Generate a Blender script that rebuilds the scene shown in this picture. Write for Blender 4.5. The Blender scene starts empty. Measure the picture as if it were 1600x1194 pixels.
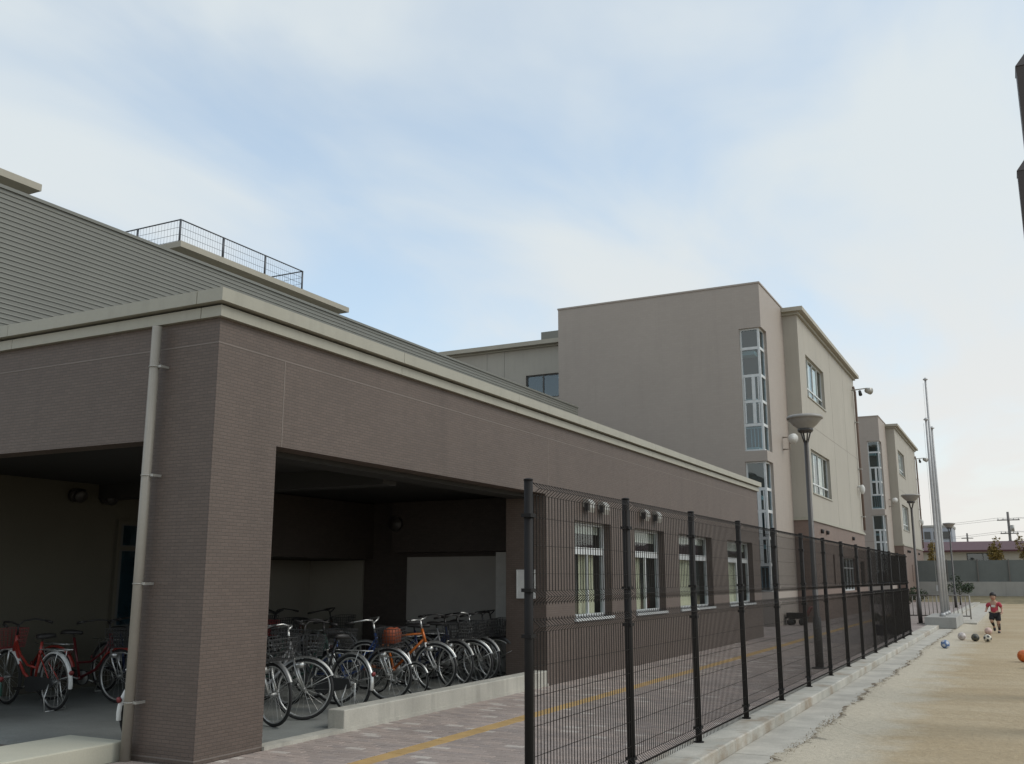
import bpy, math, random
from mathutils import Vector, Matrix
R = math.radians
rnd = random.Random(11)
scene = bpy.context.scene
COL = scene.collection

# ------------------------------------------------------------------ camera
YAW, PITCH, CAM_Z = R(27.283), R(11.422), 1.60
cam = bpy.data.cameras.new('camera')
cam.sensor_width = 36.0
cam.lens = 36.0 * 1516.8 / 1600.0
cam.clip_start, cam.clip_end = 0.05, 3000
cam_o = bpy.data.objects.new('camera', cam)
COL.objects.link(cam_o)
fw = Vector((-math.sin(YAW) * math.cos(PITCH), math.cos(YAW) * math.cos(PITCH), math.sin(PITCH)))
rt = Vector((math.cos(YAW), math.sin(YAW), 0))
up = rt.cross(fw)
cam_o.matrix_world = Matrix(((rt.x, up.x, -fw.x, 0), (rt.y, up.y, -fw.y, 0), (rt.z, up.z, -fw.z, CAM_Z), (0, 0, 0, 1)))
scene.camera = cam_o

# ------------------------------------------------------------------ world and sun
SUN_EL, SUN_AZ = R(45), R(74)          # azimuth measured from +Y towards +X
sun_dir = Vector((math.sin(SUN_AZ) * math.cos(SUN_EL), math.cos(SUN_AZ) * math.cos(SUN_EL), math.sin(SUN_EL)))
world = bpy.data.worlds.new('World')
scene.world = world
world.use_nodes = True
wn, wl = world.node_tree.nodes, world.node_tree.links
wn.clear()
def W(t, **k):
    n = wn.new(t)
    for a, b in k.items():
        setattr(n, a, b)
    return n
def wmath(op, a, b=None, clamp=False):
    n = W('ShaderNodeMath', operation=op, use_clamp=clamp)
    for i, v in enumerate((a, b)):
        if v is None:
            continue
        if isinstance(v, (int, float)):
            n.inputs[i].default_value = v
        else:
            wl.new(v, n.inputs[i])
    return n.outputs[0]
sky = W('ShaderNodeTexSky', sky_type='NISHITA', sun_disc=False, sun_elevation=SUN_EL, sun_rotation=SUN_AZ,
        altitude=50, air_density=1.0, dust_density=0.9, ozone_density=1.3)
tc = W('ShaderNodeTexCoord')
sep = W('ShaderNodeSeparateXYZ')
wl.new(tc.outputs['Generated'], sep.inputs[0])
zz = wmath('ADD', wmath('MAXIMUM', sep.outputs[2], 0.0), 0.16)
px = wmath('DIVIDE', sep.outputs[0], zz)
py = wmath('DIVIDE', sep.outputs[1], zz)
comb = W('ShaderNodeCombineXYZ')
wl.new(px, comb.inputs[0]); wl.new(py, comb.inputs[1])
mp = W('ShaderNodeMapping')
mp.inputs['Rotation'].default_value = (0, 0, R(100))
mp.inputs['Scale'].default_value = (1.0, 0.6, 1)
mp.inputs['Location'].default_value = (27, 19, 0)
wl.new(comb.outputs[0], mp.inputs[0])
n1 = W('ShaderNodeTexNoise'); n1.inputs['Scale'].default_value = 1.0; n1.inputs['Detail'].default_value = 6; n1.inputs['Roughness'].default_value = 0.48; n1.inputs['Distortion'].default_value = 0.35
n2 = W('ShaderNodeTexNoise'); n2.inputs['Scale'].default_value = 2.1; n2.inputs['Detail'].default_value = 5; n2.inputs['Roughness'].default_value = 0.5; n2.inputs['Distortion'].default_value = 0.5
wl.new(mp.outputs[0], n1.inputs['Vector']); wl.new(mp.outputs[0], n2.inputs['Vector'])
cl = wmath('ADD', wmath('MULTIPLY', n1.outputs[0], 0.58), wmath('MULTIPLY', n2.outputs[0], 0.42))
ramp = W('ShaderNodeMapRange', interpolation_type='SMOOTHSTEP')
ramp.inputs['From Min'].default_value = 0.37; ramp.inputs['From Max'].default_value = 0.60
ramp.inputs['To Min'].default_value = 0.45; ramp.inputs['To Max'].default_value = 0.97
wl.new(cl, ramp.inputs['Value'])
# thicker veil low in the sky
low = W('ShaderNodeMapRange', interpolation_type='SMOOTHSTEP')
low.inputs['From Min'].default_value = 0.42; low.inputs['From Max'].default_value = 0.0
low.inputs['To Min'].default_value = 0.0; low.inputs['To Max'].default_value = 0.98
wl.new(sep.outputs[2], low.inputs['Value'])
fac = wmath('MAXIMUM', ramp.outputs[0], low.outputs[0], True)
# brightness of the cloud sheet: it grows towards the veiled sun
dot = W('ShaderNodeVectorMath', operation='DOT_PRODUCT')
wl.new(tc.outputs['Generated'], dot.inputs[0]); dot.inputs[1].default_value = sun_dir
glow = wmath('POWER', wmath('MAXIMUM', dot.outputs['Value'], 0.0), 5.0)
cbr = wmath('ADD', wmath('MULTIPLY', glow, 1.7), 5.0)
ccol = W('ShaderNodeMix', data_type='RGBA', blend_type='MIX')
ccol.inputs['A'].default_value = (0.935, 1.01, 1.04, 1); ccol.inputs['B'].default_value = (1.08, 1.045, 1.0, 1)
wl.new(low.outputs[0], ccol.inputs['Factor'])
cmul = W('ShaderNodeVectorMath', operation='SCALE')
wl.new(ccol.outputs['Result'], cmul.inputs[0]); wl.new(cbr, cmul.inputs['Scale'])
skym = W('ShaderNodeVectorMath', operation='MULTIPLY')
wl.new(sky.outputs[0], skym.inputs[0]); skym.inputs[1].default_value = (1.30, 1.47, 1.42)
mixc = W('ShaderNodeMix', data_type='RGBA', blend_type='MIX')
wl.new(fac, mixc.inputs['Factor']); wl.new(skym.outputs[0], mixc.inputs['A']); wl.new(cmul.outputs[0], mixc.inputs['B'])
bgn = W('ShaderNodeBackground'); bgn.inputs['Strength'].default_value = 0.12
wl.new(mixc.outputs['Result'], bgn.inputs['Color'])
wo = W('ShaderNodeOutputWorld'); wl.new(bgn.outputs[0], wo.inputs[0])

sun = bpy.data.lights.new('sun', 'SUN')
sun.energy, sun.angle, sun.color = 0.90, R(30), (1.0, 0.93, 0.83)
sun_o = bpy.data.objects.new('sun', sun); COL.objects.link(sun_o)
sun_o.rotation_euler = sun_dir.to_track_quat('Z', 'Y').to_euler()
sun_o.location = (20, 10, 30)

vs = scene.view_settings
vs.view_transform = 'Standard'; vs.look = 'None'; vs.exposure = 0.4; vs.gamma = 1.0; vs.use_curve_mapping = False
scene.cycles.use_denoising = True
scene.cycles.max_bounces = 8; scene.cycles.diffuse_bounces = 4; scene.cycles.transparent_max_bounces = 12
scene.cycles.caustics_reflective = False; scene.cycles.caustics_refractive = False

# ------------------------------------------------------------------ materials
def new_mat(name):
    m = bpy.data.materials.new(name); m.use_nodes = True
    nt = m.node_tree; b = nt.nodes['Principled BSDF']
    return m, nt, b
def N(nt, t, **k):
    n = nt.nodes.new(t)
    for a, v in k.items():
        setattr(n, a, v)
    return n
def L(nt, a, b): nt.links.new(a, b)
def noise_var(nt, vec, scale, detail=5, rough=0.6):
    n = N(nt, 'ShaderNodeTexNoise'); n.inputs['Scale'].default_value = scale
    n.inputs['Detail'].default_value = detail; n.inputs['Roughness'].default_value = rough
    if vec is not None: L(nt, vec, n.inputs['Vector'])
    return n.outputs[0]
def maprange(nt, v, a, b, c, d):
    n = N(nt, 'ShaderNodeMapRange'); n.inputs[1].default_value = a; n.inputs[2].default_value = b
    n.inputs[3].default_value = c; n.inputs[4].default_value = d; L(nt, v, n.inputs[0]); return n.outputs[0]
def scale_col(nt, col, fac):
    n = N(nt, 'ShaderNodeVectorMath', operation='SCALE')
    if isinstance(col, tuple): n.inputs[0].default_value = col[:3]
    else: L(nt, col, n.inputs[0])
    L(nt, fac, n.inputs['Scale']); return n.outputs[0]
def mixcol(nt, f, a, b, mode='MIX'):
    n = N(nt, 'ShaderNodeMix', data_type='RGBA', blend_type=mode)
    for s, v in (('Factor', f), ('A', a), ('B', b)):
        if isinstance(v, (int, float)): n.inputs[s].default_value = v
        elif isinstance(v, tuple): n.inputs[s].default_value = (*v[:3], 1)
        else: L(nt, v, n.inputs[s])
    return n.outputs['Result']
def world_vec(nt, sc=(1, 1, 1)):
    g = N(nt, 'ShaderNodeNewGeometry')
    m = N(nt, 'ShaderNodeVectorMath', operation='MULTIPLY'); L(nt, g.outputs['Position'], m.inputs[0]); m.inputs[1].default_value = sc
    return m.outputs[0]
def bump(nt, b, h, strength, dist=0.01):
    n = N(nt, 'ShaderNodeBump'); n.inputs['Strength'].default_value = strength; n.inputs['Distance'].default_value = dist
    L(nt, h, n.inputs['Height']); L(nt, n.outputs[0], b.inputs['Normal'])

def surf(name, col, rough=0.7, var=0.12, scale=2.0, fine=40.0, bmp=0.15, streak=0.0, metallic=0.0, spec=0.5):
    """painted or cast surface with blotches, fine grain and optional vertical streaks, in world space"""
    m, nt, b = new_mat(name)
    v = world_vec(nt)
    a = maprange(nt, noise_var(nt, v, scale), 0.3, 0.7, 1 - var, 1 + var)
    c = scale_col(nt, col, a)
    f = noise_var(nt, v, fine, 3)
    c = scale_col(nt, c, maprange(nt, f, 0.3, 0.7, 1 - var * .5, 1 + var * .5))
    if streak:
        s = noise_var(nt, world_vec(nt, (5, 5, 0.35)), 1.0, 4)
        c = scale_col(nt, c, maprange(nt, s, 0.5, 0.72, 1.0, 1 - streak))
    L(nt, c, b.inputs['Base Color'])
    b.inputs['Roughness'].default_value = rough; b.inputs['Metallic'].default_value = metallic
    b.inputs['Specular IOR Level'].default_value = spec
    if bmp: bump(nt, b, f, bmp, 0.004)
    return m
def plain(name, col, rough=0.5, metallic=0.0, var=0.08, spec=0.5):
    m, nt, b = new_mat(name)
    t = N(nt, 'ShaderNodeTexCoord')
    a = maprange(nt, noise_var(nt, t.outputs['Object'], 9, 4), 0.3, 0.7, 1 - var, 1 + var)
    L(nt, scale_col(nt, col, a), b.inputs['Base Color'])
    b.inputs['Roughness'].default_value = rough; b.inputs['Metallic'].default_value = metallic
    b.inputs['Specular IOR Level'].default_value = spec
    return m
def tile(name, col, mortar, bw, bh, gap=0.004, var=0.1, rough=0.6, bmp=0.5, streak=0.08, blotch=0.07):
    """small facing tiles; the wall runs along x or y, so x + y is the running coordinate"""
    m, nt, b = new_mat(name)
    g = N(nt, 'ShaderNodeNewGeometry'); s = N(nt, 'ShaderNodeSeparateXYZ'); L(nt, g.outputs['Position'], s.inputs[0])
    ad = N(nt, 'ShaderNodeMath', operation='ADD'); L(nt, s.outputs[0], ad.inputs[0]); L(nt, s.outputs[1], ad.inputs[1])
    c = N(nt, 'ShaderNodeCombineXYZ'); L(nt, ad.outputs[0], c.inputs[0]); L(nt, s.outputs[2], c.inputs[1])
    br = N(nt, 'ShaderNodeTexBrick'); L(nt, c.outputs[0], br.inputs['Vector'])
    br.inputs['Scale'].default_value = 1; br.inputs['Brick Width'].default_value = bw; br.inputs['Row Height'].default_value = bh
    br.inputs['Mortar Size'].default_value = gap; br.inputs['Mortar Smooth'].default_value = 0.3; br.inputs['Bias'].default_value = 0
    br.inputs['Color1'].default_value = (*[x * (1 - var) for x in col], 1)
    br.inputs['Color2'].default_value = (*[x * (1 + var) for x in col], 1)
    br.inputs['Mortar'].default_value = (*mortar, 1)
    v = world_vec(nt)
    big = maprange(nt, noise_var(nt, v, 0.6), 0.3, 0.7, 1 - blotch, 1 + blotch)
    cc = scale_col(nt, br.outputs['Color'], big)
    st = noise_var(nt, world_vec(nt, (3, 3, 0.25)), 1.0, 4)
    cc = scale_col(nt, cc, maprange(nt, st, 0.52, 0.75, 1.0, 1 - streak))
    L(nt, cc, b.inputs['Base Color']); b.inputs['Roughness'].default_value = rough
    inv = N(nt, 'ShaderNodeMath', operation='SUBTRACT'); inv.inputs[0].default_value = 1; L(nt, br.outputs['Fac'], inv.inputs[1])
    bump(nt, b, inv.outputs[0], bmp, 0.004)
    return m
def glass(name, tint=(0.5, 0.56, 0.55), dark=0.5, ior=1.6):
    m, nt, b = new_mat(name); nt.nodes.remove(b)
    o = nt.nodes['Material Output']
    tr = N(nt, 'ShaderNodeBsdfTransparent'); tr.inputs[0].default_value = (*[x * dark * 1.6 for x in tint], 1)
    gl = N(nt, 'ShaderNodeBsdfGlossy'); gl.inputs['Roughness'].default_value = 0.03; gl.inputs['Color'].default_value = (0.9, 0.95, 0.95, 1)
    fr = N(nt, 'ShaderNodeFresnel'); fr.inputs['IOR'].default_value = ior
    g = N(nt, 'ShaderNodeNewGeometry')
    wob = noise_var(nt, world_vec(nt), 1.3, 2)
    bp = N(nt, 'ShaderNodeBump'); bp.inputs['Strength'].default_value = 0.05; bp.inputs['Distance'].default_value = 0.05; L(nt, wob, bp.inputs['Height'])
    L(nt, bp.outputs[0], gl.inputs['Normal'])
    # the far face of a thin pane neither mirrors nor traps light
    inv = N(nt, 'ShaderNodeMath', operation='SUBTRACT'); inv.inputs[0].default_value = 1; L(nt, g.outputs['Backfacing'], inv.inputs[1])
    mu = N(nt, 'ShaderNodeMath', operation='MULTIPLY'); L(nt, fr.outputs[0], mu.inputs[0]); L(nt, inv.outputs[0], mu.inputs[1])
    mx = N(nt, 'ShaderNodeMixShader'); L(nt, mu.outputs[0], mx.inputs[0]); L(nt, tr.outputs[0], mx.inputs[1]); L(nt, gl.outputs[0], mx.inputs[2])
    L(nt, mx.outputs[0], o.inputs['Surface'])
    return m

M = {}
M['tile_brown'] = tile('brown_tile', (0.119, 0.089, 0.073), (0.086, 0.066, 0.055), 0.095, 0.032, 0.004, 0.08, 0.6, 0.4, 0.13, 0.08)
M['tile_grey'] = tile('pinkish_tile', (0.345, 0.30, 0.262), (0.315, 0.275, 0.24), 0.2, 0.095, var=0.02, bmp=0.15, streak=0.05, blotch=0.025)
M['tile_base'] = tile('base_tile', (0.185, 0.130, 0.106), (0.14, 0.11, 0.09), 0.2, 0.06, var=0.07)
M['cream'] = surf('cream_paint', (0.385, 0.36, 0.31), 0.75, 0.05, 0.5, 30, 0.05, streak=0.07)
M['cornice'] = surf('cornice_metal', (0.35, 0.335, 0.275), 0.5, 0.04, 0.7, 25, 0.03, streak=0.10)
M['concrete'] = surf('concrete', (0.44, 0.42, 0.365), 0.85, 0.16, 1.6, 60, 0.3, streak=0.25)
M['concrete_floor'] = surf('concrete_floor', (0.20, 0.207, 0.195), 0.7, 0.22, 0.9, 50, 0.15)
M['gutter'] = surf('gutter_concrete', (0.42, 0.395, 0.345), 0.9, 0.2, 2.2, 70, 0.35)
def kerb_mat():
    m, nt, b = new_mat('kerb_concrete')
    v = world_vec(nt)
    c = mixcol(nt, maprange(nt, noise_var(nt, v, 1.7, 6), 0.35, 0.65, 0, 1), (0.36, 0.35, 0.31), (0.50, 0.475, 0.42))
    c = mixcol(nt, maprange(nt, noise_var(nt, world_vec(nt, (2, 1.1, 2)), 1.0, 7, .65), 0.5, 0.68, 0, .75), c, (0.25, 0.185, 0.12))
    f = noise_var(nt, v, 70, 3); c = scale_col(nt, c, maprange(nt, f, .3, .7, .88, 1.1))
    L(nt, c, b.inputs['Base Color']); b.inputs['Roughness'].default_value = .9; bump(nt, b, f, .35, .004)
    return m
M['kerb'] = kerb_mat()
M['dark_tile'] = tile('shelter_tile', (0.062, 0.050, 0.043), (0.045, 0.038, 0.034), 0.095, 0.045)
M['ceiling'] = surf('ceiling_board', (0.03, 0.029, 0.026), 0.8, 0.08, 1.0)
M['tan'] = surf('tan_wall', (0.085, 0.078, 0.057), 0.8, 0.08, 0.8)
M['panel'] = surf('panel_paint', (0.25, 0.235, 0.20), 0.6, 0.06, 0.8)
M['sealant'] = surf('sealant', (0.185, 0.155, 0.135), 0.7, 0.1, 3)
M['pipe'] = surf('pipe_paint', (0.30, 0.275, 0.235), 0.45, 0.06, 2, 30, 0.05)
M['siding'] = surf('siding_metal', (0.158, 0.158, 0.138), 0.45, 0.05, 0.7, 20, 0.02)
M['roof_deck'] = surf('roof_deck', (0.25, 0.25, 0.23), 0.9, 0.1)
M['slab'] = surf('slab_paint', (0.36, 0.335, 0.275), 0.7, 0.06)
M['black_steel'] = plain('black_steel', (0.009, 0.008, 0.008), 0.6, spec=0.25)
M['fence_wire'] = plain('fence_wire', (0.016, 0.013, 0.011), 0.6, spec=0.25)
M['rail_steel'] = plain('rail_steel', (0.06, 0.065, 0.075), 0.4)
M['lamp_pole'] = plain('lamp_pole_paint', (0.055, 0.05, 0.047), 0.4)
M['lamp_bowl'] = plain('lamp_bowl_paint', (0.27, 0.255, 0.235), 0.4)
M['lamp_glass'] = plain('lamp_glass', (0.6, 0.58, 0.52), 0.3)
M['pole_alu'] = plain('flagpole_metal', (0.42, 0.42, 0.42), 0.5, 0.3)
M['frame_white'] = plain('window_frame_paint', (0.56, 0.58, 0.58), 0.4)
M['frame_dark'] = plain('window_frame_bronze', (0.07, 0.07, 0.068), 0.4)
M['glass'] = glass('window_glass', (0.90, 0.93, 0.92), 0.62)
M['glass_dark'] = glass('stair_glass', (0.62, 0.76, 0.82), 0.62, 2.1)
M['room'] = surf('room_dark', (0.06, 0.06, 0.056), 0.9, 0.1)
M['blind'] = surf('blind_cloth', (0.62, 0.60, 0.54), 0.9, 0.05)
M['curtain'] = surf('curtain_cloth', (0.70, 0.65, 0.50), 0.9, 0.06)
M['white'] = plain('white_paint', (0.62, 0.62, 0.60), 0.5)
M['vent'] = plain('vent_metal', (0.38, 0.37, 0.34), 0.35, 0.3)
M['dark_hole'] = plain('dark_plastic', (0.02, 0.02, 0.02), 0.6)
M['rubber'] = plain('tyre_rubber', (0.018, 0.018, 0.018), 0.75)
M['chrome'] = plain('chrome', (0.52, 0.52, 0.50), 0.34, 0.8, var=0.2)
M['steel'] = plain('grey_steel', (0.32, 0.32, 0.31), 0.4, 0.6)
M['saddle'] = plain('saddle_vinyl', (0.02, 0.018, 0.017), 0.5)
M['basket_black'] = plain('basket_black', (0.03, 0.03, 0.03), 0.5)
M['basket_red'] = plain('basket_red', (0.20, 0.03, 0.03), 0.5)
M['basket_orange'] = plain('bag_orange', (0.26, 0.055, 0.018), 0.7)
PAINT = {'red': (0.30, 0.035, 0.025), 'dark_red': (0.10, 0.012, 0.014), 'blue': (0.03, 0.07, 0.22), 'orange': (0.50, 0.13, 0.02),
         'black': (0.018, 0.018, 0.02), 'silver': (0.30, 0.30, 0.30), 'green': (0.02, 0.07, 0.05), 'navy': (0.015, 0.025, 0.07),
         'white': (0.55, 0.55, 0.53), 'brown': (0.10, 0.05, 0.025)}
for k, c in PAINT.items(): M['paint_' + k] = plain('bicycle_paint_' + k, c, 0.3, 0.1)
M['wood_dark'] = surf('dark_brown_steel', (0.045, 0.035, 0.032), 0.55, 0.1)
M['grass_dry'] = plain('dry_grass', (0.22, 0.165, 0.095), 0.9, var=0.3)

def ground_mat():
    m, nt, b = new_mat('playground_dirt')
    v = world_vec(nt)
    a = noise_var(nt, v, 0.25, 8, 0.65); f = noise_var(nt, v, 14, 6, 0.7); g = noise_var(nt, v, 120, 2)
    st = noise_var(nt, world_vec(nt, (0.5, 2.4, 1)), 1.0, 6, 0.6)
    c = mixcol(nt, maprange(nt, a, 0.35, 0.65, 0, 1), (0.385, 0.30, 0.19), (0.455, 0.375, 0.26))
    c = mixcol(nt, maprange(nt, st, 0.42, 0.68, 0, 0.55), c, (0.34, 0.265, 0.165))
    # washed-out pale sand gathered along the drain
    s = N(nt, 'ShaderNodeSeparateXYZ'); L(nt, v, s.inputs[0])
    w = N(nt, 'ShaderNodeMath', operation='ADD'); L(nt, s.outputs[0], w.inputs[0]); L(nt, maprange(nt, noise_var(nt, v, 1.3, 5), 0.3, 0.7, -0.3, 0.3), w.inputs[1])
    c = mixcol(nt, maprange(nt, w.outputs[0], -1.75, -1.15, 0.75, 0.0), c, (0.50, 0.46, 0.38))
    c = scale_col(nt, c, maprange(nt, f, 0.3, 0.7, 0.88, 1.1)); c = scale_col(nt, c, maprange(nt, g, 0.3, 0.7, 0.92, 1.08))
    L(nt, c, b.inputs['Base Color']); b.inputs['Roughness'].default_value = 0.95; b.inputs['Specular IOR Level'].default_value = 0.2
    ft = noise_var(nt, v, 3.5, 5, .6)
    hh = N(nt, 'ShaderNodeMath', operation='ADD'); L(nt, f, hh.inputs[0]); L(nt, ft, hh.inputs[1])
    bump(nt, b, hh.outputs[0], 0.6, 0.03)
    return m
M['ground'] = ground_mat()
def paver_mat():
    m, nt, b = new_mat('paver_block')
    g = N(nt, 'ShaderNodeNewGeometry'); o = N(nt, 'ShaderNodeObjectInfo')
    ad = N(nt, 'ShaderNodeMath', operation='ADD'); L(nt, g.outputs['Random Per Island'], ad.inputs[0]); L(nt, o.outputs['Random'], ad.inputs[1])
    fr = N(nt, 'ShaderNodeMath', operation='FRACT'); L(nt, ad.outputs[0], fr.inputs[0])
    r = N(nt, 'ShaderNodeValToRGB'); L(nt, fr.outputs[0], r.inputs[0])
    cr = r.color_ramp; cr.interpolation = 'CONSTANT'
    cols = [(0, (0.311, 0.256, 0.228)), (0.3, (0.336, 0.278, 0.248)), (0.52, (0.293, 0.246, 0.224)), (0.74, (0.36, 0.292, 0.257)), (0.95, (0.464, 0.414, 0.372))]
    cr.elements[0].color = (*cols[0][1], 1); cr.elements[1].position = 0.3; cr.elements[1].color = (*cols[1][1], 1)
    for p, c in cols[2:]:
        e = cr.elements.new(p); e.color = (*c, 1)
    v = world_vec(nt)
    c = scale_col(nt, r.outputs[0], maprange(nt, noise_var(nt, v, 0.8, 5), 0.3, 0.7, 0.88, 1.12))
    f = noise_var(nt, v, 90, 3); c = scale_col(nt, c, maprange(nt, f, 0.3, 0.7, 0.85, 1.15))
    L(nt, c, b.inputs['Base Color']); b.inputs['Roughness'].default_value = 0.85; bump(nt, b, f, 0.3, 0.004)
    return m
def grit_mat():
    m, nt, b = new_mat('leaf_grit')
    v = world_vec(nt)
    c = mixcol(nt, maprange(nt, noise_var(nt, v, 2.2, 6, .7), 0.42, 0.56, 0, 1), (0.115, 0.083, 0.052), (0.40, 0.35, 0.27))
    f = noise_var(nt, v, 45, 4); c = scale_col(nt, c, maprange(nt, f, .3, .7, .6, 1.25))
    L(nt, c, b.inputs['Base Color']); b.inputs['Roughness'].default_value = .95; bump(nt, b, f, .6, .02)
    return m
M['grit'] = grit_mat()
M['paver'] = paver_mat()
M['paver_yellow'] = surf('yellow_paver', (0.44, 0.285, 0.115), 0.85, 0.14, 2.5, 90, 0.3)
M['sand_joint'] = surf('joint_sand', (0.12, 0.105, 0.09), 0.95, 0.15, 3)
def far_paving():
    m, nt, b = new_mat('far_paving')
    v = world_vec(nt)
    br = N(nt, 'ShaderNodeTexBrick'); L(nt, v, br.inputs['Vector']); br.inputs['Scale'].default_value = 1
    br.inputs['Brick Width'].default_value = 0.2; br.inputs['Row Height'].default_value = 0.1; br.inputs['Mortar Size'].default_value = 0.004
    br.inputs['Color1'].default_value = (0.24, 0.20, 0.185, 1); br.inputs['Color2'].default_value = (0.30, 0.25, 0.23, 1); br.inputs['Mortar'].default_value = (0.11, 0.095, 0.085, 1)
    c = scale_col(nt, br.outputs[0], maprange(nt, noise_var(nt, v, 0.8, 5), 0.3, 0.7, 0.88, 1.12))
    L(nt, c, b.inputs['Base Color']); b.inputs['Roughness'].default_value = 0.85
    return m
M['far_paving'] = far_paving()
def leaf_mat(name, a, b_):
    m, nt, b = new_mat(name)
    g = N(nt, 'ShaderNodeNewGeometry')
    L(nt, mixcol(nt, g.outputs['Random Per Island'], a, b_), b.inputs['Base Color']); b.inputs['Roughness'].default_value = 0.7
    return m
M['leaf_dark'] = leaf_mat('leaf_dark', (0.018, 0.03, 0.016), (0.05, 0.07, 0.03))
M['leaf_gold'] = leaf_mat('leaf_gold', (0.10, 0.075, 0.015), (0.22, 0.15, 0.03))
M['bark'] = surf('bark', (0.07, 0.055, 0.04), 0.9, 0.2, 6)
M['roof_maroon'] = surf('maroon_roof', (0.07, 0.02, 0.024), 0.6, 0.1)
M['mesh_grey'] = surf('grey_panel', (0.135, 0.15, 0.145), 0.7, 0.08, 1)
M['wall_grey'] = surf('grey_block_wall', (0.34, 0.335, 0.315), 0.85, 0.1, 0.8, 30, 0.2, streak=0.15)
M['earth'] = surf('earth_bank', (0.22, 0.19, 0.12), 0.95, 0.25, 1.5)
M['far_blue'] = surf('far_block', (0.30, 0.32, 0.36), 0.8, 0.06)
M['utility'] = plain('utility_concrete', (0.16, 0.15, 0.14), 0.8)
M['cable'] = plain('cable', (0.05, 0.05, 0.05), 0.7)

# ------------------------------------------------------------------ mesh builder and naming helpers
WLOC = {}
class MB:
    def __init__(s): s.v, s.f, s.sm = [], [], []
    def add(s, vs, fs, smooth=False):
        o = len(s.v); s.v += [tuple(p) for p in vs]
        for f in fs: s.f.append(tuple(i + o for i in f)); s.sm.append(smooth)
        return s
    def box(s, x0, x1, y0, y1, z0, z1):
        v = [(x0, y0, z0), (x1, y0, z0), (x1, y1, z0), (x0, y1, z0), (x0, y0, z1), (x1, y0, z1), (x1, y1, z1), (x0, y1, z1)]
        return s.add(v, [(0, 3, 2, 1), (4, 5, 6, 7), (0, 1, 5, 4), (1, 2, 6, 5), (2, 3, 7, 6), (3, 0, 4, 7)])
    def cbox(s, x0, x1, y0, y1, z0, z1, c):
        """box with a chamfered top rim, no underside"""
        v = [(x0, y0, z0), (x1, y0, z0), (x1, y1, z0), (x0, y1, z0), (x0, y0, z1 - c), (x1, y0, z1 - c), (x1, y1, z1 - c), (x0, y1, z1 - c),
             (x0 + c, y0 + c, z1), (x1 - c, y0 + c, z1), (x1 - c, y1 - c, z1), (x0 + c, y1 - c, z1)]
        f = [(8, 9, 10, 11)]
        for i in range(4):
            j = (i + 1) % 4; f += [(i, j, 4 + j, 4 + i), (4 + i, 4 + j, 8 + j, 8 + i)]
        return s.add(v, f)
    def sweep(s, pts, rad, n=6, cap=True, smooth=True, closed=False):
        pts = [Vector(p) for p in pts]; k = len(pts)
        rads = rad if isinstance(rad, (list, tuple)) else [rad] * k
        vs, fs = [], []; prev = None
        for i, p in enumerate(pts):
            a = pts[i - 1] if (i > 0 or closed) else p
            b = pts[(i + 1) % k] if (i < k - 1 or closed) else p
            t = (b - a).normalized()
            if prev is None:
                ref = Vector((0, 0, 1)) if abs(t.z) < 0.9 else Vector((1, 0, 0))
                u = t.cross(ref).normalized()
            else:
                u = (prev - t * prev.dot(t)).normalized()
            prev = u; w = t.cross(u)
            for j in range(n):
                a_ = 2 * math.pi * (j + 0.5) / n
                vs.append(p + (u * math.cos(a_) + w * math.sin(a_)) * rads[i])
        m = k if closed else k - 1
        for i in range(m):
            for j in range(n):
                q = (j + 1) % n; i2 = (i + 1) % k
                fs.append((i * n + j, i * n + q, i2 * n + q, i2 * n + j))
        if cap and not closed:
            fs.append(tuple(range(n))[::-1]); fs.append(tuple((k - 1) * n + j for j in range(n)))
        return s.add(vs, fs, smooth)
    def tube(s, a, b, r, n=6, r2=None): return s.sweep([a, b], [r, r if r2 is None else r2], n)
    def lathe(s, prof, n=16, c=(0, 0, 0), smooth=True):
        vs, fs = [], []
        for r, z in prof:
            for j in range(n):
                a = 2 * math.pi * j / n; vs.append((c[0] + r * math.cos(a), c[1] + r * math.sin(a), c[2] + z))
        for i in range(len(prof) - 1):
            for j in range(n):
                q = (j + 1) % n; fs.append((i * n + j, i * n + q, (i + 1) * n + q, (i + 1) * n + j))
        return s.add(vs, fs, smooth)
    def ball(s, c, r, n=12, m=8, sc=(1, 1, 1)):
        vs, fs = [], []
        for i in range(m + 1):
            t = math.pi * i / m
            for j in range(n):
                a = 2 * math.pi * j / n
                vs.append((c[0] + r * sc[0] * math.sin(t) * math.cos(a), c[1] + r * sc[1] * math.sin(t) * math.sin(a), c[2] + r * sc[2] * math.cos(t)))
        for i in range(m):
            for j in range(n):
                q = (j + 1) % n; fs.append((i * n + j, (i + 1) * n + j, (i + 1) * n + q, i * n + q))
        return s.add(vs, fs, True)
    def mesh(s, name, origin=(0, 0, 0)):
        me = bpy.data.meshes.new(name)
        o = Vector(origin)
        me.from_pydata([Vector(p) - o for p in s.v], [], s.f); me.update()
        me.polygons.foreach_set('use_smooth', s.sm)
        return me
    def build(s, name, mat, parent=None, label=None):
        """link as one mesh object, origin at the middle of its base, keeping world coordinates"""
        xs, ys, zs = zip(*s.v)
        org = Vector(((min(xs) + max(xs)) / 2, (min(ys) + max(ys)) / 2, min(zs)))
        me = s.mesh(name, org); me.materials.append(M[mat] if isinstance(mat, str) else mat)
        return place(name, me, org, parent, label)
def place(name, me, loc, parent=None, label=None):
    o = bpy.data.objects.new(name, me); COL.objects.link(o)
    loc = Vector(loc); WLOC[o.name] = loc
    o.location = loc
    if parent is not None:
        o.parent = parent; o.location = loc - WLOC[parent.name]
    if label: o['label'] = label
    return o
def thing(name, label, cat, loc, group=None):
    o = place(name, None, loc); o.empty_display_size = 0.3
    return tag(o, label, cat, group)
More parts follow.
